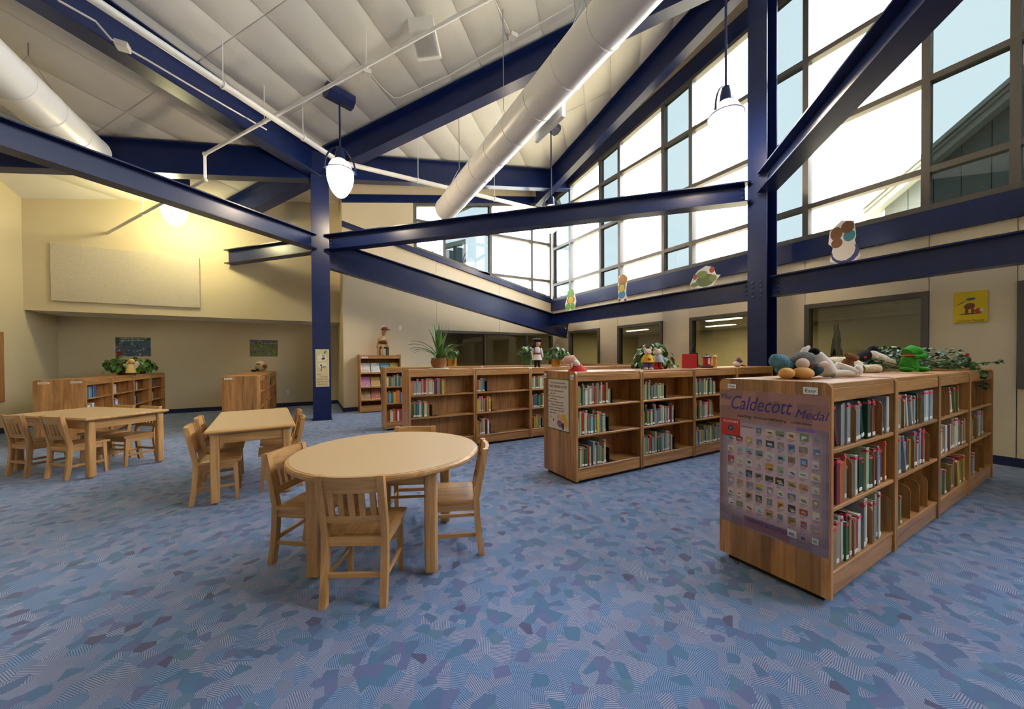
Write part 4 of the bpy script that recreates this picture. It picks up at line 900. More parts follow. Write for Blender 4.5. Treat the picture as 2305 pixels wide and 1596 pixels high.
for a in ((.30,-.27,.10,.10,(.72,.42,.03),0),(.36,-.33,.09,.12,(.72,.42,.03),.4),(.20,-.30,.12,.06,(.62,.34,.24),.1),(.22,-.24,.10,.05,(.72,.42,.03),-.3),(.02,-.255,.06,.045,(.60,.34,.24),.3),(-.01,-.20,.014,.04,(.60,.34,.24),.3),(.03,-.20,.014,.04,(.60,.34,.24),0),(.07,-.22,.014,.035,(.60,.34,.24),-.4),(.08,-.38,.13,.07,(.24,.12,.26),-.4),(.24,-.42,.06,.07,(.04,.04,.08),0),(-.36,-.27,.03,.03,(.40,.22,.22),.4),(-.22,-.32,.03,.035,(.10,.12,.14),-.3)):
    disc(b, a[0]*FW, a[1]*FH, a[2]*FW, a[3]*FH, a[4], .0034+.0002*len(b.c), rot=a[5])
for k in range(4): disc(b, -FW*.47, FH*(.27-.113*k), .006, .009, (.05,.04,.04), .0034, rot=.4)
b.build('printed_drawing', 'print', fp, smooth=False)
plain('ink_blue', (.10,.12,.35), .7)
sign('small pale sign at the top window-side corner above the finger-rule poster', X2, R2[1]+.515, UH-.055, .045, .05, 'Easy', mat='ink_blue'); sign('small pale sign at the top aisle corner above the finger-rule poster', X2, R2[1]+.055, UH-.055, .052, .05, 'Easy', mat='ink_blue')
sign('small pale sign at the aisle corner on the end below the spiky plant', R3[0]+.0005, R3[1]+.04, UH-.06, .04, .04, 'Fic', mat='ink_blue'); sign('small pale sign at the far corner on the end below the spiky plant', R3[0]+.0005, R3[1]+.36, UH-.06, .035, .04, 'Fic', mat='ink_blue')
for s, x, lab in (('Nonfiction', -3.35, 'long white sign on the two-sign bookcase end, corner by the left wall'), ('Biographies', -3.03, 'long white sign on the two-sign bookcase end, corner by the books')): sign(lab, x, 7.8995, LH-.045, .115, .028, s, (0,-1,0))
sign('white sign on the end of the single-sign bookcase', -1.18, 7.6495, LH-.04, .11, .03, 'Reference', (0,-1,0))

# ================================================================== MAGAZINE RACK
MR = thing('magazine_rack', 'tall narrow oak magazine rack against the far cream wall', 'magazine rack', (1.03, 8.965, 0)); MW, MD, MH = .93, .42, 1.36
for x in (0, MW-.024): MB().prism(rounded(MD, MH-.02, .03), 0, x, x+.024, Matrix.Translation((0,0,.02))).build('side_panel', 'oak_upright', MR)
MB().cbox(.024, MW-.024, .005, MD-.01, MH-.045, MH-.02, .003).build('top_board', 'oak_along', MR); MB().cbox(.024, MW-.024, .004, .024, MH-.10, MH-.045, .003).build('apron', 'oak_along', MR)
MB().box(.024, MW-.024, MD-.02, MD-.005, .05, MH-.04).build('back_panel', 'oak_back', MR); MB().cbox(.024, MW-.024, .008, .026, .02, .135, .003).build('kick_board', 'oak_along', MR); MB().cbox(.024, MW-.024, .005, MD-.02, .135, .157, .003).build('shelf', 'oak_along', MR)
cov = ['soft_print']
for s, (z, pal) in enumerate(((.93, [(.62,.60,.60),(.60,.62,.62),(.12,.36,.50),(.62,.52,.14)]), (.60, [(.45,.18,.40),(.50,.30,.08),(.42,.46,.50),(.55,.50,.30)]), (.30, [(.28,.16,.08),(.40,.10,.06),(.06,.12,.12),(.3,.3,.12)]))):
    MB().cbox(.024, MW-.024, .004, .030, z-.028, z+.012, .004).build('shelf_lip', 'oak_along', MR)
    b = MB(); b.prism([(.012,z-.012),(.024,z-.018),(.34,z+.20),(.33,z+.205)], 0, .024, MW-.024); b.build('sloping_shelf', 'oak_along', MR)
    for k in range(4):
        col = pal[k]; t = thing('magazine', 'glossy %s magazine, %s along the %s shelf of the magazine rack' % (('pale','white','blue','yellow') [k] if s == 0 else ('purple','orange','grey','cream')[k] if s == 1 else ('brown','red','dark','olive')[k], ORD[k], ('top','middle','lower')[s]), 'magazine', None, 0, 'magazines in the rack')
        t.matrix_world = Matrix.Translation((1.03+.135+k*.22, 8.965+.032, z+.012)) @ Matrix.Rotation(math.radians(56), 4, 'X')
        MB().cbox(-.10, .10, 0, .26, -.0, .004, .001).build('cover_stock', 'label_white', t)
        o = printed(t, .196, .252, 14, 18, blobs(s*7+k+20, 26, [(.5,.5,.5),(.5,.08,.08),(.08,.2,.4),(.6,.5,.1),(.05,.05,.05),(.1,.3,.1)], lambda x, y, col=col: col), .0046); o.location = (0, .13, 0)
sign('white paper sign at the top of the magazine rack', 1.03+.115, 8.965+.003, MH-.072, .14, .038, 'Magazines', (0,-1,0))

# ================================================================== TOYS AND PLANTS
def fur(name, rgb, bump=.9, sc=90): plain(name, rgb, .95, spec=.15, var=.3, scale=25, bump=bump, bscale=sc)
for n_, c_ in (('fur_blue', (.10,.24,.36)), ('fur_grey', (.16,.17,.18)), ('fur_teal', (.02,.05,.07)), ('fur_white', (.74,.71,.66)), ('fur_cream', (.68,.60,.46)), ('fur_brown', (.20,.08,.035)), ('fur_black', (.010,.012,.018)), ('fur_green', (.045,.30,.035)), ('fur_slate', (.13,.13,.13)), ('fur_tan', (.33,.25,.17))): fur(n_, c_)
for n_, c_ in (('felt_orange', (.66,.37,.12)), ('felt_pink', (.68,.40,.32)), ('felt_red', (.48,.015,.02)), ('felt_yellow', (.66,.40,.03)), ('felt_mouse', (.66,.52,.48)), ('cloth_grey', (.33,.37,.42)), ('cloth_purple', (.13,.05,.20)), ('cloth_white', (.72,.68,.66)), ('hair_black', (.012,.010,.010)), ('skin', (.58,.32,.20)), ('boot_black', (.01,.01,.012)), ('puppet_wood', (.50,.31,.15)), ('puppet_brown', (.07,.035,.025)), ('hat_red', (.24,.045,.03)), ('gold_foil', (.60,.36,.08)), ('pot_brown', (.26,.095,.03)), ('pot_green', (.06,.14,.05)), ('pot_black', (.02,.018,.016)), ('dress_yellow', (.62,.45,.16))):
    plain(n_, c_, .8 if 'pot' not in n_ else .35, var=.15, scale=12)
MATS['gold_foil'].node_tree.nodes['Principled BSDF'].inputs['Metallic'].default_value = .8; MATS['gold_foil'].node_tree.nodes['Principled BSDF'].inputs['Roughness'].default_value = .25
def spot(u, v, y, z): p = on_y(u, v, y); return Vector((p.x, y, z))
def toy(name, label, cat, loc, parts, rz=YAW):
    """parts: (part name, material, [shapes]); local x to the right of the aisle view, y away, z up"""
    r = thing(name, label, cat, loc, rz)
    made = {}; SUB = {'shoe': 'leg', 'cap_band': 'cap', 'ear': 'head', 'muzzle': 'head', 'beak': 'head', 'hair': 'head', 'button': 'dress', 'mask': 'head', 'horn': 'head', 'belt': 'coat', 'strap': 'coat', 'stripe': 'drum', 'hat': 'head', 'vest': 'torso', 'nose': 'body'}
    for pn, mat, shapes in parts:
        b = MB()
        for s in shapes:
            if s[0] == 'b': b.ball(s[1], s[2], 16, 11, Matrix.Rotation(s[3], 4, 'Y') if len(s) > 3 else None, jit=.012 if mat.startswith('fur') else 0)
            elif s[0] == 't': b.tube(s[1], s[2], 12)
            elif s[0] == 'l': b.lathe(s[1], 20, Matrix.Translation(s[2]))
            elif s[0] == 'c': b.cbox(*s[1], s[2])
        L_ = made.get(SUB.get(pn), []); k = len(made.get(pn, [])); par = L_[min(k, len(L_)-1)] if L_ else r
        made.setdefault(pn, []).append(b.build(pn, mat, par, angle=60))
    return r
T1 = UH-.004
loc = spot(1790, 850, 1.06, T1)
toy('plush_toy', 'blue-haired plush creature with bare orange feet on the medal-poster bookcase', 'toy', loc, [
    ('body', 'fur_teal', [('b', (.06,.05,.052), (.14,.09,.055))]), ('foot', 'felt_orange', [('b', (-.09,-.05,.034), (.045,.035,.034))]), ('foot', 'felt_orange', [('b', (.0,-.06,.036), (.062,.036,.036), .1)]),
    ('hair', 'fur_blue', [('b', (-.085,.02,.105), (.055,.05,.045)), ('b', (-.05,.02,.07), (.055,.05,.05)), ('b', (-.115,.01,.125), (.025,.03,.025))]), ('head', 'fur_grey', [('b', (.045,.0,.11), (.075,.06,.052), -.2)]), ('muzzle', 'felt_mouse', [('b', (.005,-.05,.09), (.038,.026,.034))]),
    ('horn', 'cloth_white', [('t', [(.045,0,.15),(.06,0,.175),(.085,0,.195)], [.020,.017,.008])]), ('hand', 'felt_mouse', [('b', (.125,-.05,.088), (.030,.018,.015), -.4)]), ('collar', 'puppet_brown', [('b', (.04,-.025,.085), (.05,.045,.03))])])
loc = spot(1878, 852, .98, T1)
toy('rag_doll', 'long-limbed white cloth doll slumped on the medal-poster bookcase', 'toy', loc, [
    ('torso', 'cloth_white', [('t', [(-.03,.02,.03),(-.055,.02,.085),(-.09,.02,.15)], [.055,.05,.028]), ('b', (-.03,.02,.036), (.055,.05,.034))]), ('head', 'fur_black', [('b', (-.105,.03,.165), (.030,.030,.026))]),
    ('leg', 'cloth_white', [('t', [(-.02,-.01,.026),(.06,-.02,.028),(.115,-.02,.026)], [.026,.022,.022])]), ('leg', 'cloth_white', [('t', [(.0,.03,.03),(.045,.02,.075),(.085,-.01,.05),(.115,-.03,.03)], [.026,.026,.024,.020])]), ('foot', 'cloth_white', [('b', (.125,-.025,.045), (.028,.02,.036), .4)]), ('hand', 'cloth_white', [('b', (.14,-.02,.075), (.02,.012,.012), -.4)])])
loc = spot(1925, 843, 1.18, T1)
toy('plush_toy', 'long cream plush dog lying across the medal-poster bookcase', 'toy', loc, [('body', 'fur_cream', [('t', [(-.20,.05,.095),(-.12,.05,.08),(0,.05,.07),(.08,.05,.055)], [.028,.055,.06,.04])]), ('leg', 'fur_cream', [('t', [(.06,.0,.032),(.15,-.02,.034)], [.034,.036]), ('b', (.15,-.02,.034), (.04,.036,.034))]), ('leg', 'fur_cream', [('t', [(-.12,.02,.05),(-.09,-.02,.03)], [.04,.03])])])
loc = spot(1905, 846, 1.0, T1)
toy('plush_toy', 'small brown plush animal sitting against the cream plush dog', 'toy', loc, [('body', 'fur_brown', [('t', [(0,0,.0),(0,0,.06),(.015,0,.11)], [.035,.042,.026])]), ('head', 'fur_brown', [('b', (.03,-.01,.125), (.040,.028,.026), .2)]), ('ear', 'fur_brown', [('b', (.0,0,.148), (.018,.008,.010), -.3)]), ('belly', 'cloth_white', [('b', (.035,-.02,.055), (.022,.02,.03))]), ('tail', 'fur_cream', [('t', [(.02,.03,.02),(.05,.0,.02)], [.02,.016])])])
loc = spot(1955, 835, 1.235, T1)
toy('plush_toy', 'black and white long-haired plush bird behind the cream plush dog', 'toy', loc, [('body', 'fur_black', [('t', [(-.20,.0,.05),(-.12,0,.09),(-.03,.0,.14),(.02,0,.175)], [.03,.05,.045,.035])]), ('head', 'fur_black', [('b', (.035,0,.195), (.05,.035,.032), -.5)]), ('collar', 'felt_red', [('b', (-.075,-.02,.125), (.022,.034,.012), -.6)]), ('wing', 'fur_white', [('b', (.03,-.02,.145), (.06,.03,.038), .5), ('b', (.10,-.02,.11), (.09,.04,.042), .5), ('b', (.17,-.02,.08), (.05,.035,.034), .5)])])
loc = spot(2047, 826, 1.02, T1)
toy('plush_toy', 'bright green plush crocodile sitting up with a red ribbon before the ivy', 'toy', loc, [('body', 'fur_green', [('t', [(0,0,.01),(0,0,.07),(-.005,0,.13)], [.062,.058,.046])]), ('head', 'fur_green', [('t', [(-.02,0,.16),(.02,0,.185),(.06,-.01,.175),(.095,-.02,.145)], [.045,.046,.036,.022])]), ('foot', 'fur_green', [('b', (-.07,-.04,.022), (.048,.045,.022))]), ('foot', 'fur_green', [('b', (.065,-.04,.024), (.048,.045,.024))]), ('arm', 'fur_green', [('t', [(-.01,-.04,.125),(.045,-.06,.13),(.07,-.06,.14)], [.020,.022,.022])]), ('ribbon', 'felt_red', [('b', (-.012,-.01,.138), (.048,.044,.010))])])
loc = spot(2165, 815, .96, T1)
toy('plush_toy', 'grey plush animal with a red nose on the far end of the ivy bookcase', 'toy', loc, [('body', 'fur_slate', [('b', (0,.0,.095), (.078,.05,.050)), ('b', (-.02,.02,.05), (.08,.06,.05))]), ('nose', 'felt_red', [('b', (.0,-.045,.148), (.018,.014,.016))]), ('tag', 'label_white', [('c', (-.05,-.02,-.056,-.050,.075,.115), .001)])])
loc = spot(1288, 834, 2.93, T1)
toy('hand_puppet', 'pink pig hand puppet in a red skirt on the finger-rule bookcase', 'toy', loc, [('head', 'felt_pink', [('t', [(-.095,0,.085),(-.06,0,.115),(0,0,.12),(.03,0,.085)], [.022,.045,.052,.04])]), ('collar', 'cloth_white', [('b', (.035,-.01,.085), (.052,.058,.034), .7)]), ('skirt', 'felt_red', [('l', [(.10,.0),(.095,.012),(.045,.07),(.03,.075)], (.055,0,0))]), ('arm', 'felt_pink', [('b', (-.02,-.055,.06), (.016,.014,.032), .2)]), ('ear', 'felt_pink', [('b', (-.03,.02,.165), (.014,.008,.018), .5)])])
for u, y, nm, dress, legm, lab in ((1458, 2.83, 'a', 'felt_yellow', 'cloth_purple', 'plush mouse in a yellow dress beside the pothos'), (1481, 2.85, 'b', 'cloth_grey', 'felt_red', 'plush mouse in grey clothes beside the pothos')):
    toy('plush_mouse', lab, 'toy', spot(u, 828, y, T1), [('head', 'felt_mouse', [('b', (0,0,.205), (.042,.038,.036)), ('b', (-.012,-.034,.195), (.018,.018,.014))]), ('ear', 'felt_mouse', [('b', (-.035,.0,.24), (.016,.008,.018), -.4)]), ('ear', 'felt_mouse', [('b', (.035,.0,.24), (.016,.008,.018), .4)]), ('dress', dress, [('l', [(.072,.085),(.068,.10),(.04,.17),(.028,.175)], (0,0,0))]), ('leg', legm, [('t', [(-.025,0,.0),(-.025,0,.09)], [.022,.022])]), ('leg', legm, [('t', [(.025,0,.0),(.025,0,.09)], [.022,.022])]), ('shoe', 'cloth_white' if nm == 'a' else 'felt_red', [('b', (-.03,-.025,.013), (.024,.032,.013))]), ('shoe', 'cloth_white' if nm == 'a' else 'felt_red', [('b', (.032,-.025,.013), (.024,.032,.013))]), ('arm', dress, [('t', [(-.04,-.01,.155),(-.072,-.03,.11)], [.016,.013])]), ('arm', dress, [('t', [(.04,-.01,.155),(.068,-.03,.10)], [.016,.013])])]+([('button', 'felt_red', [('b', (-.004,-.058,.115), (.020,.008,.020))])] if nm == 'a' else [('scarf', 'felt_red', [('t', [(-.02,-.03,.168),(.012,-.052,.12)], [.008,.006])])]))
loc = spot(1552, 823, 2.88, T1); t = thing('picture_book', 'large red picture book standing upright on the finger-rule bookcase', 'book', loc, YAW)
MB().cbox(-.095, .095, 0, .006, 0, .185, .002).build('front_cover', 'felt_red', t); MB().cbox(-.095, .095, .06, .066, 0, .185, .002).build('back_cover', 'felt_red', t); MB().cbox(-.105, -.093, 0, .066, 0, .185, .003).build('spine', 'dress_yellow', t); MB().box(-.092, .090, .006, .06, .004, .180).build('page_block', 'page_white', t)
loc = spot(1562, 820, 3.08, T1)
toy('black_figurine', 'small black pointed figurine behind the red picture book', 'figurine', loc, [('figure', 'fur_black', [('l', [(.055,0),(.05,.20),(.03,.205),(.028,.23),(.02,.26),(.004,.30)], (0,0,0))]), ('base', 'black_plastic', [('c', (-.06,.06,-.05,.05,0,.02), .004)])])
loc = spot(1591, 822, 2.87, T1)
toy('toy_lantern', 'red toy lantern with a black lid on the finger-rule bookcase', 'toy', loc, [('drum', 'felt_red', [('l', [(.048,.035),(.05,.05),(.05,.135),(.046,.14)], (0,0,0))]), ('stripe', 'cloth_white', [('c', (-.012,.012,-.053,-.048,.05,.135), .001)]), ('lid', 'black_plastic', [('l', [(.062,.14),(.062,.148),(.03,.16),(.012,.166),(.012,.178)], (0,0,0))]), ('wheel_base', 'puppet_brown', [('c', (-.08,.07,-.045,.045,0,.036), .01)])])
loc = spot(1608, 820, 2.96, T1)
toy('toy_cat', 'small orange toy cat beside the red lantern', 'toy', loc, [('body', 'felt_orange', [('t', [(0,0,0),(0,0,.08),(.005,0,.12)], [.035,.035,.022])]), ('head', 'felt_orange', [('b', (.0,-.01,.14), (.03,.028,.028))]), ('ear', 'felt_orange', [('b', (-.016,0,.168), (.008,.006,.014))]), ('ear', 'felt_orange', [('b', (.016,0,.168), (.008,.006,.014))])])
loc = spot(1662, 813, 2.86, T1)
toy('toy_bird', 'small grey toy bird in a purple scarf on the finger-rule bookcase', 'toy', loc, [('body', 'cloth_white', [('b', (-.02,0,.04), (.055,.04,.04), .4)]), ('head', 'fur_tan', [('b', (.0,0,.12), (.034,.03,.028))]), ('beak', 'fur_tan', [('t', [(-.025,-.01,.115),(-.055,-.02,.10)], [.012,.004])]), ('scarf', 'cloth_purple', [('b', (.012,0,.082), (.042,.038,.026))]), ('tail', 'felt_red', [('b', (.06,0,.022), (.05,.02,.012), .2)])])
# uniformed doll
loc = spot(1209, 824, 4.78, T1)
toy('uniformed_doll', 'doll in a black cap and grey belted coat on the middle bookcase row', 'doll', loc, [('head', 'skin', [('b', (.012,-.005,.375), (.042,.042,.050)), ('t', [(0,0,.31),(0,0,.34)], [.018,.018])]), ('hair', 'hair_black', [('b', (-.012,.015,.38), (.050,.046,.052)), ('t', [(-.035,.02,.37),(-.055,.025,.31),(-.05,.02,.27)], [.03,.028,.012])]), ('cap', 'hair_black', [('l', [(.055,.405),(.085,.425),(.088,.44),(.06,.452),(.01,.455)], (0,0,0))]), ('cap_band', 'hat_red', [('l', [(.056,.40),(.057,.415)], (0,0,0))]),
    ('coat', 'cloth_white', [('l', [(.082,.115),(.078,.13),(.052,.205),(.050,.23),(.056,.29),(.030,.32)], (0,0,0))]), ('belt', 'hat_red', [('l', [(.053,.205),(.055,.21),(.055,.225),(.052,.23)], (0,0,0))]), ('strap', 'fur_slate', [('t', [(-.04,-.03,.31),(-.045,-.052,.22)], [.006,.006])]), ('arm', 'cloth_white', [('t', [(-.058,0,.30),(-.075,-.005,.23),(-.07,-.02,.175)], [.020,.019,.016]), ('b', (-.07,-.022,.162), (.014,.014,.018))]), ('arm', 'cloth_white', [('t', [(.058,0,.30),(.075,-.005,.23),(.085,-.015,.175)], [.020,.019,.016]), ('b', (.086,-.017,.162), (.014,.014,.018))]), ('leg', 'boot_black', [('t', [(-.025,0,.01),(-.025,0,.13)], [.020,.026])]), ('leg', 'boot_black', [('t', [(.03,0,.01),(.028,0,.13)], [.020,.026])]), ('shoe', 'boot_black', [('b', (-.028,-.018,.012), (.020,.036,.012))]), ('shoe', 'boot_black', [('b', (.034,-.018,.012), (.020,.036,.012))])])
# wooden puppet on its stool
loc = Vector((1.03+.54, 8.965+.18, MH-.02))
toy('toy_stool', 'small black toy stool under the wooden puppet', 'stool', loc, [('seat', 'boot_black', [('c', (-.11,.13,-.08,.08,.17,.20), .006)])]+[('leg', 'boot_black', [('c', (x-.012,x+.012,y-.012,y+.012,0,.172), .002)]) for x in (-.09, .11) for y in (-.06, .06)])
toy('wooden_puppet', 'jointed wooden puppet in a red brimmed hat sitting on the magazine rack', 'puppet', loc+Vector((0,0,.20)), [('torso', 'puppet_wood', [('t', [(0,.0,.0),(0,0,.12),(0,0,.22),(.01,0,.27)], [.09,.095,.085,.025])]), ('vest', 'puppet_brown', [('b', (.01,-.01,.115), (.10,.10,.075))]), ('head', 'puppet_wood', [('t', [(.01,0,.27),(.02,0,.31),(.045,0,.40),(.05,0,.43)], [.016,.045,.058,.035])]), ('hat', 'hat_red', [('l', [(.115,.415),(.118,.425),(.06,.432),(.055,.475),(.02,.485)], (.075,-.01,0)), ('b', (.02,0,.455), (.04,.05,.03), -.4)]), ('arm', 'puppet_wood', [('t', [(-.085,0,.21),(-.115,-.01,.10),(-.125,-.03,-.02)], [.026,.024,.018])]), ('arm', 'puppet_wood', [('t', [(.09,0,.20),(.13,-.01,.10),(.15,-.02,-.01)], [.026,.022,.018])]), ('leg', 'puppet_wood', [('t', [(-.05,-.06,.02),(-.05,-.13,.02),(-.05,-.135,-.16)], [.024,.024,.018])]), ('leg', 'puppet_wood', [('t', [(.04,-.06,.02),(.045,-.13,.02),(.045,-.135,-.16)], [.024,.024,.018])]), ('shoe', 'puppet_wood', [('b', (-.05,-.155,-.178), (.028,.042,.020))]), ('shoe', 'puppet_wood', [('b', (.05,-.155,-.178), (.028,.042,.020))])])
loc = spot(592, 828, 10.75, LH-.004); loc.x = -1.02
toy('plush_toy', 'round grey and cream plush with dark patches on the single-sign row', 'toy', loc, [('body', 'fur_tan', [('b', (0,0,.10), (.13,.11,.10))]), ('head', 'fur_cream', [('b', (0,-.02,.19), (.095,.08,.075))]), ('mask', 'fur_brown', [('b', (0,-.075,.185), (.055,.03,.03))]), ('nose', 'fur_black', [('b', (.0,-.12,.05), (.03,.02,.03))]), ('arm', 'fur_brown', [('b', (.12,-.03,.13), (.05,.05,.05))]), ('foot', 'fur_black', [('b', (-.16,-.02,.025), (.07,.04,.025))])])
# ------------------------------------------------------------------ plants
def leaf_mesh(name, mat, w_, l, fold=.25, tip=.35):
    P = [(0,0,0)]; prof = [(.12,.55),(.30,1.0),(.55,.92),(.78,.5),(1,0)]
    for t_, k in prof[:-1]: P += [(-w_*k, l*t_, fold*w_*k-tip*l*t_*t_*.6), (0, l*t_, -tip*l*t_*t_*.6), (w_*k, l*t_, fold*w_*k-tip*l*t_*t_*.6)]
    P.append((0, l, -tip*l*.6)); F = [(0,2,1),(0,3,2)]
    for i in range(3): a = 1+i*3; F += [(a,a+1,a+4,a+3),(a+1,a+2,a+5,a+4)]
    F += [(10,11,13),(11,12,13)]
    return MB().add(P, F).mesh(name, mat, angle=80)
POTHOS = [leaf_mesh('leaf', m_, .032, .085) for m_ in ('leaf_green', 'leaf_green', 'leaf_dark', 'leaf_pale')]
IVY = [leaf_mesh('leaf', m_, .018, .040) for m_ in ('leaf_dark', 'leaf_green', 'leaf_pale', 'leaf_dark')]
def add_leaf(root, meshes, p, d, sc, rnd, roll=.5):
    d = Vector(d).normalized(); up = Vector((0,0,1)); r_ = d.cross(up)
    if r_.length < .05: r_ = Vector((1,0,0))
    r_.normalize(); n = r_.cross(d); M = Matrix((r_, d, n)).transposed().to_4x4() @ Matrix.Rotation(rnd.uniform(-roll, roll), 4, 'Y')
    M.translation = Vector(p); o = link('leaf', rnd.choice(meshes), root); o.matrix_local = M @ Matrix.Scale(sc, 4)
def pot(root, prof, mat): MB().lathe(prof, 24).build('pot', mat, root); r_ = prof[-1][0]-.012; MB().lathe([(r_, prof[-1][1]-.02), (r_, prof[-1][1]-.012)], 20).build('soil', 'soil', root)
def bushy(name, label, loc, potprof, potmat, n, rx, rz_, z0, meshes, seed, smin=.8, smax=1.3, droop=.3, ry=None):
    rnd = random.Random(seed); t = thing(name, label, 'plant', loc); pot(t, potprof, potmat); ry = ry or rx
    b = MB()
    for i in range(n):
        a = rnd.uniform(0, 2*PI); e = rnd.uniform(-.25, 1.0); k = rnd.uniform(.55, 1)
        p = Vector((math.cos(a)*rx*k*math.sqrt(max(.05, 1-max(e, 0)**2)), math.sin(a)*ry*k*math.sqrt(max(.05, 1-max(e, 0)**2)), max(.01, z0+rz_*e*k)))
        d = Vector((p.x*.6, p.y*.6, -.5*rx*(1.15-max(e, 0))-droop*rx*.3)) if p.length else Vector((1,0,0)); add_leaf(t, meshes, p, d+Vector((rnd.uniform(-.1,.1), rnd.uniform(-.1,.1), 0)), rnd.uniform(smin, smax), rnd)
        if i % 4 == 0: b.tube([(p.x*.1, p.y*.1, potprof[-1][1]-.02), (p.x*.5, p.y*.5, (potprof[-1][1]+p.z)/2+.06), p], .0025, 5)
    b.build('stem', 'leaf_dark', t); return t
bushy('pothos_plant', 'round bushy pothos plant behind the two plush mice', spot(1470, 828, 3.05, T1), [(.07,0),(.09,.09),(.095,.10)], 'pot_black', 210, .235, .25, .08, POTHOS, 3, .7, 1.1)
p = bushy('potted_plant', 'drooping leafy plant in a gold foil pot beside the uniformed doll', spot(1252, 822, 4.86, T1), [(.075,0),(.08,.12),(.085,.13)], 'gold_foil', 90, .22, .16, .20, [POTHOS[2], POTHOS[2], POTHOS[1]], 5, .7, 1.1, .9)
bushy('potted_plant', 'small leafy plant in a green pot behind the uniformed doll', spot(1186, 815, 6.66, T1), [(.10,0),(.125,.20),(.13,.21)], 'pot_green', 60, .20, .16, .28, IVY, 7, 1.6, 2.4, .2)
bushy('potted_plant', 'small leafy plant in a gold pot behind the spiky plant', spot(1018, 815, 6.66, T1), [(.08,0),(.09,.15),(.095,.16)], 'gold_foil', 60, .15, .15, .20, IVY, 8, 1.4, 2.2, .6)
for k, (dy, sd) in enumerate(((0, 11), (.75, 12))):
    bushy('pothos_plant', ('trailing pothos in a black pot on the fairy figurine side nearer the left wall', 'trailing pothos in a black pot on the fairy figurine side nearer the alcove wall')[k], Vector((-3.2, 9.75+dy+.3, LH-.004)), [(.09,0),(.13,.13),(.135,.14)], 'pot_black', 80, .25, .24, .16, POTHOS, sd, 1.0, 1.5, .5)
toy('fairy_figurine', 'golden fairy figurine standing between the two trailing pothos pots', 'figurine', Vector((-3.0, 9.72, LH-.004)), [('gown', 'dress_yellow', [('l', [(.08,.0),(.075,.02),(.04,.15),(.025,.17)], (0,0,.05))]), ('pedestal', 'puppet_brown', [('l', [(.07,0),(.065,.05)], (0,0,0))]), ('head', 'skin', [('b', (0,0,.26), (.04,.04,.045))]), ('hair', 'dress_yellow', [('b', (0,.015,.27), (.05,.045,.05))]), ('wing', 'cloth_white', [('b', (-.07,.03,.20), (.05,.01,.08), -.4)]), ('wing', 'cloth_white', [('b', (.07,.03,.20), (.05,.01,.08), .4)])])
# spiky strap-leaved plant
sp_ = spot(988, 828, 4.85, T1); t = thing('spiky_plant', 'spiky strap-leaved plant in a glazed brown pot on a white saucer', 'plant', sp_)
MB().lathe([(.12,0),(.135,.008),(.13,.014)], 24).build('saucer', 'white_paint', t); pot(t, [(.075,.014),(.10,.05),(.112,.10),(.10,.14),(.105,.155)], 'pot_brown')
rnd = random.Random(21)
for i in range(34):
    a = i*2.4+rnd.uniform(-.25, .25); up = i % 3 == 0; L_ = rnd.uniform(.42, .56) if up else rnd.uniform(.34, .50); th = rnd.uniform(1.25, 1.52) if up else rnd.uniform(.75, 1.2); bend = rnd.uniform(.05, .5) if up else rnd.uniform(1.0, 1.9); wd = rnd.uniform(.013, .019); P = []; n = 9; x = .012; z = .14
    for k in range(n+1):
        s_ = k/n; w2 = wd*(1-s_**4)*(.55+min(1, s_*4)*.45)+.0005
        P += [(x*math.cos(a)-w2*math.sin(a), x*math.sin(a)+w2*math.cos(a), z), (x*math.cos(a), x*math.sin(a), z-.005), (x*math.cos(a)+w2*math.sin(a), x*math.sin(a)-w2*math.cos(a), z)]
        x += L_/n*math.cos(th-bend*s_); z = max(.03, z+L_/n*math.sin(th-bend*s_))
    F = [f for k in range(n) for f in ((k*3, k*3+3, k*3+4, k*3+1), (k*3+1, k*3+4, k*3+5, k*3+2))]
    MB().add(P, F).build('leaf', 'leaf_pale' if i % 5 == 0 else 'leaf_green', t, angle=80)
# trailing ivy over the far units of the medal-poster row
rnd = random.Random(31); iv = thing('trailing_ivy', 'trailing ivy heaped over the far end of the medal-poster bookcase row', 'plant', (4.9, .76+.30, T1)); b = MB()
b2 = MB()
for i in range(1900):
    x = rnd.gauss(.0, .50)
    if x > .98: x = rnd.uniform(.3, .98)
    if x < -1.15: x = rnd.uniform(-1.1, 0)
    hh = .17*math.exp(-((x+.05)/.50)**2)+.035; yy = rnd.uniform(-.24, .24) if x > .0 else rnd.uniform(.09, .25); z = .004+rnd.uniform(0, hh)
    a = rnd.uniform(0, 2*PI)
    if i < 240: add_leaf(iv, IVY, (x, yy, z+.02), (math.cos(a), math.sin(a), rnd.uniform(-.5, .4)), rnd.uniform(.7, 1.15), rnd, 1.0)
    else:
        q = Vector((x, yy, z+.012)); d = Vector((math.cos(a), math.sin(a), rnd.uniform(-.6, .5)))*.018; e_ = Vector((-math.sin(a), math.cos(a), rnd.uniform(-.6, .6)))*.014; b2.add([q-d, q+e_, q+d, q-e_], [(0,1,2,3)])
o = b2.build('undergrowth', 'leaf_dark', iv, smooth=False); o['kind'] = 'stuff'
for sx in (-.9, -.5, -.1, .3, .7): 
    pts = [(sx+rnd.uniform(-.3,.3)*k/3, rnd.uniform(-.2,.2), .02+.10*math.sin(k*1.2)*math.exp(-sx*sx)+.01) for k in range(5)]; b.tube(pts, .003, 5)
spill = [(.45,-.26,.03),(.50,-.31,-.02),(.52,-.31,-.10),(.53,-.305,-.17)]; tip = [(.9,-.1,.05),(1.05,-.2,.06),(1.15,-.28,.07),(1.25,-.33,.09)]
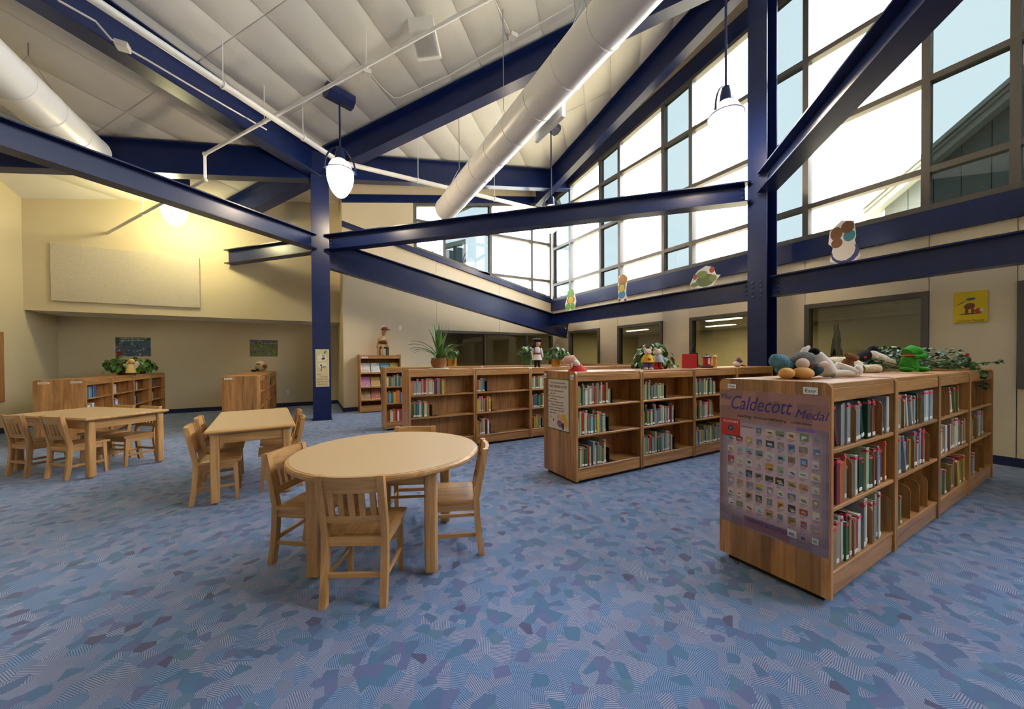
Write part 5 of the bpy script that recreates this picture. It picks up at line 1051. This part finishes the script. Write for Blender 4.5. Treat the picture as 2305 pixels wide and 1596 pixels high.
for path in (spill, tip):
    b.tube(path, .003, 5)
    for k in range(26):
        f = rnd.random()*(len(path)-1); i = int(f); q = Vector(path[i]).lerp(Vector(path[i+1]), f-i); a = rnd.uniform(0, 2*PI); add_leaf(iv, IVY, q, (math.cos(a), math.sin(a), rnd.uniform(-.8, .3)), rnd.uniform(.8, 1.3), rnd, 1.0)
b.build('stem', 'leaf_dark', iv)

# ================================================================== BEYOND THE GLASS
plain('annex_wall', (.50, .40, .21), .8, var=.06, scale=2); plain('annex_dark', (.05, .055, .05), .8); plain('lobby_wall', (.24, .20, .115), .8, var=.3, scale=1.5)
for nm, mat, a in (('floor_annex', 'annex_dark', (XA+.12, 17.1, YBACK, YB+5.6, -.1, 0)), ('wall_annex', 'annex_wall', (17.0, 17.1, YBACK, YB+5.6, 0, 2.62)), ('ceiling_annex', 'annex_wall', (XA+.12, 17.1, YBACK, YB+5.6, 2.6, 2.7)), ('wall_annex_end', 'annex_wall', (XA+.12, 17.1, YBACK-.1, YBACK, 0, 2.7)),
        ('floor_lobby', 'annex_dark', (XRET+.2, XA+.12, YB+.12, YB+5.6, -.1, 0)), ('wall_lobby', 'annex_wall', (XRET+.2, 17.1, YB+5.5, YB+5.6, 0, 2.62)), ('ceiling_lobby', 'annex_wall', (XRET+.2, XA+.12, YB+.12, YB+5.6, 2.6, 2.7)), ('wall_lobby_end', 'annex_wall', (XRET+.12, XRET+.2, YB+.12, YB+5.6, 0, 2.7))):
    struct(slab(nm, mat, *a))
for k in range(7): struct(slab('trim_%d' % (6+k), 'tan_panel', 11.3+k*.85, 11.34+k*.85, YBACK, YB+5.4, 2.575, 2.6))
for i, (x, y) in enumerate(((12.4, 7.2), (14.6, 8.6), (13.4, 11.8))):
    t = thing('tube_light', 'fluorescent tube light on the ceiling of the room behind the glass, %s along' % ORD[i], 'lamp', (x, y, 2.54), 0, 'tube lights behind the glass'); MB().cbox(-.14, .14, -.6, .6, .02, .06, .004).build('housing', 'white_paint', t); MB().cbox(-.10, .10, -.58, .58, -.01, .02, .01).build('tube', 'tube_glow', t); ld = bpy.data.lights.new('tube_lamp', 'AREA'); ld.shape = 'RECTANGLE'; ld.size = .2; ld.size_y = 1.16; ld.energy = 60; ld.color = (1, .86, .58); lo = bpy.data.objects.new('tube_lamp', ld); COL.objects.link(lo); lo.parent = t; lo.location = (0, 0, -.02)
# flag on a pole behind the wide lower window
fl = on_x(1883, 800, XA+.75); t = thing('flag', 'dark starred flag hanging on a pole behind the wide lower window', 'flag', (fl.x, fl.y, 0))
MB().tube([(0,0,0),(0,0,1.82)], .012, 8).build('pole', 'gold_foil', t); MB().lathe([(.16,0),(.15,.03),(.03,.05)], 20).build('foot', 'gold_foil', t)
b = MB(); b.c = []; n = 16
P = []
for j in range(9):
    for i in range(n+1): x = (i/n-.5)*(.05+.17*j/8); P.append((.03*math.sin(i*1.5)+.012, x, 1.76-j*.10))
F = [(j*(n+1)+i, j*(n+1)+i+1, (j+1)*(n+1)+i+1, (j+1)*(n+1)+i) for j in range(8) for i in range(n)]; b.add(P, F)
for j in range(8):
    for i in range(n): b.c.append((.55,.55,.55) if (i*7+j*5) % 11 == 0 and j < 5 else ((.02,.03,.10) if j < 5 else ((.30,.03,.03) if i % 4 < 2 else (.5,.48,.45))))
b.build('cloth', 'print', t)
# neighbouring wing seen through the tall windows: vertical siding under a raking eave
plain('siding', (.10, .11, .09), .8); plain('fascia', (.24, .25, .21), .7)
XO = 13.0; a, b_ = on_x(1990, 470, XO), on_x(2277, 232, XO); sl_ = (b_.z-a.z)/(b_.y-a.y)
wing = thing('neighbouring_wing', 'grey-green sided building wing with a raking roof edge outside the tall windows', 'building', (XO, a.y, 0))
ys = 0.0
k = 0; MB().prism([(0,2.72),(-4.2-a.y,2.72),(-4.2-a.y,a.z+sl_*(-4.2-a.y)-.02),(0,a.z-.02)], 0, .05, .20).build('wall', 'siding', wing, smooth=False)
while a.y+ys > -4.5:
    y0, y1 = ys, ys-.42; z0, z1 = a.z+sl_*ys, a.z+sl_*(y1); MB().prism([(y0-.012, 2.72), (y1, 2.72), (y1, z1), (y0-.012, z0)], 0, 0, .06).build('siding_board', 'siding', wing, smooth=False); ys = y1; k += 1
for dz, th, x0 in ((0, .16, -.30), (.17, .07, -.36), (.26, .10, -.42)): MB().prism([(.3, a.z+sl_*.3+dz), (ys, a.z+sl_*ys+dz), (ys, a.z+sl_*ys+dz+th), (.3, a.z+sl_*.3+dz+th)], 0, x0, .1).build('fascia_board', 'fascia', wing, smooth=False)
# glazed wing seen through the corner clerestory
plain('wing_frame', (.05, .06, .06), .6); plain('wing_glass', (.06, .085, .095), .15, spec=.6)
gw = thing('glazed_wing', 'blue-grey glazed building wing outside the high corner windows', 'building', (4.2, 15.2, 0)); 
for i in range(4): MB().box(i*.5+.03, i*.5+.47, .02, .06, .3, 5.7+.18*i).build('pane', 'wing_glass', gw, smooth=False)
for i in range(5): MB().box(i*.5-.03, i*.5+.03, 0, .1, 0, 5.8+.18*i).build('mullion', 'wing_frame', gw, smooth=False)
MB().prism([(0,5.7),(2.0,6.45),(2.0,6.65),(0,5.9)], 1, -.05, .3).build('eave', 'fascia', gw, smooth=False); MB().box(0, 2.0, .1, 1.5, 0, 5.7).build('wall', 'siding', gw, smooth=False)
for i, (u, v, y, r_) in enumerate(((1222, 655, 26, 1.3), (1287, 668, 30, 1.2))):
    c = on_y(u, v, y); t = thing('garden_tree', ('leafy tree outside the corner clerestory', 'leafy tree outside the tall windows close to the corner')[i], 'tree', (c.x, c.y, 0)); rnd = random.Random(i)
    MB().tube([(0,0,0),(.1,0,c.z*.5),(0,.1,c.z)], [.16,.11,.05], 8).build('trunk', 'bark', t); b = MB()
    for k in range(420):
        q = Vector((rnd.gauss(0, .5), rnd.gauss(0, .5), rnd.gauss(0, .45)))*r_; s = .10; d = Vector((rnd.gauss(0,1), rnd.gauss(0,1), rnd.gauss(0,1))).normalized()*s; e_ = d.orthogonal().normalized()*s*.6; q.z += c.z
        b.add([q-d, q+e_, q+d, q-e_], [(0,1,2,3)])
    o = b.build('crown', 'leaf_dark', t, smooth=False); o['kind'] = 'stuff'
ground = struct(slab('floor_outside', 'fascia', -30, 60, -30, 60, -.3, -.12))
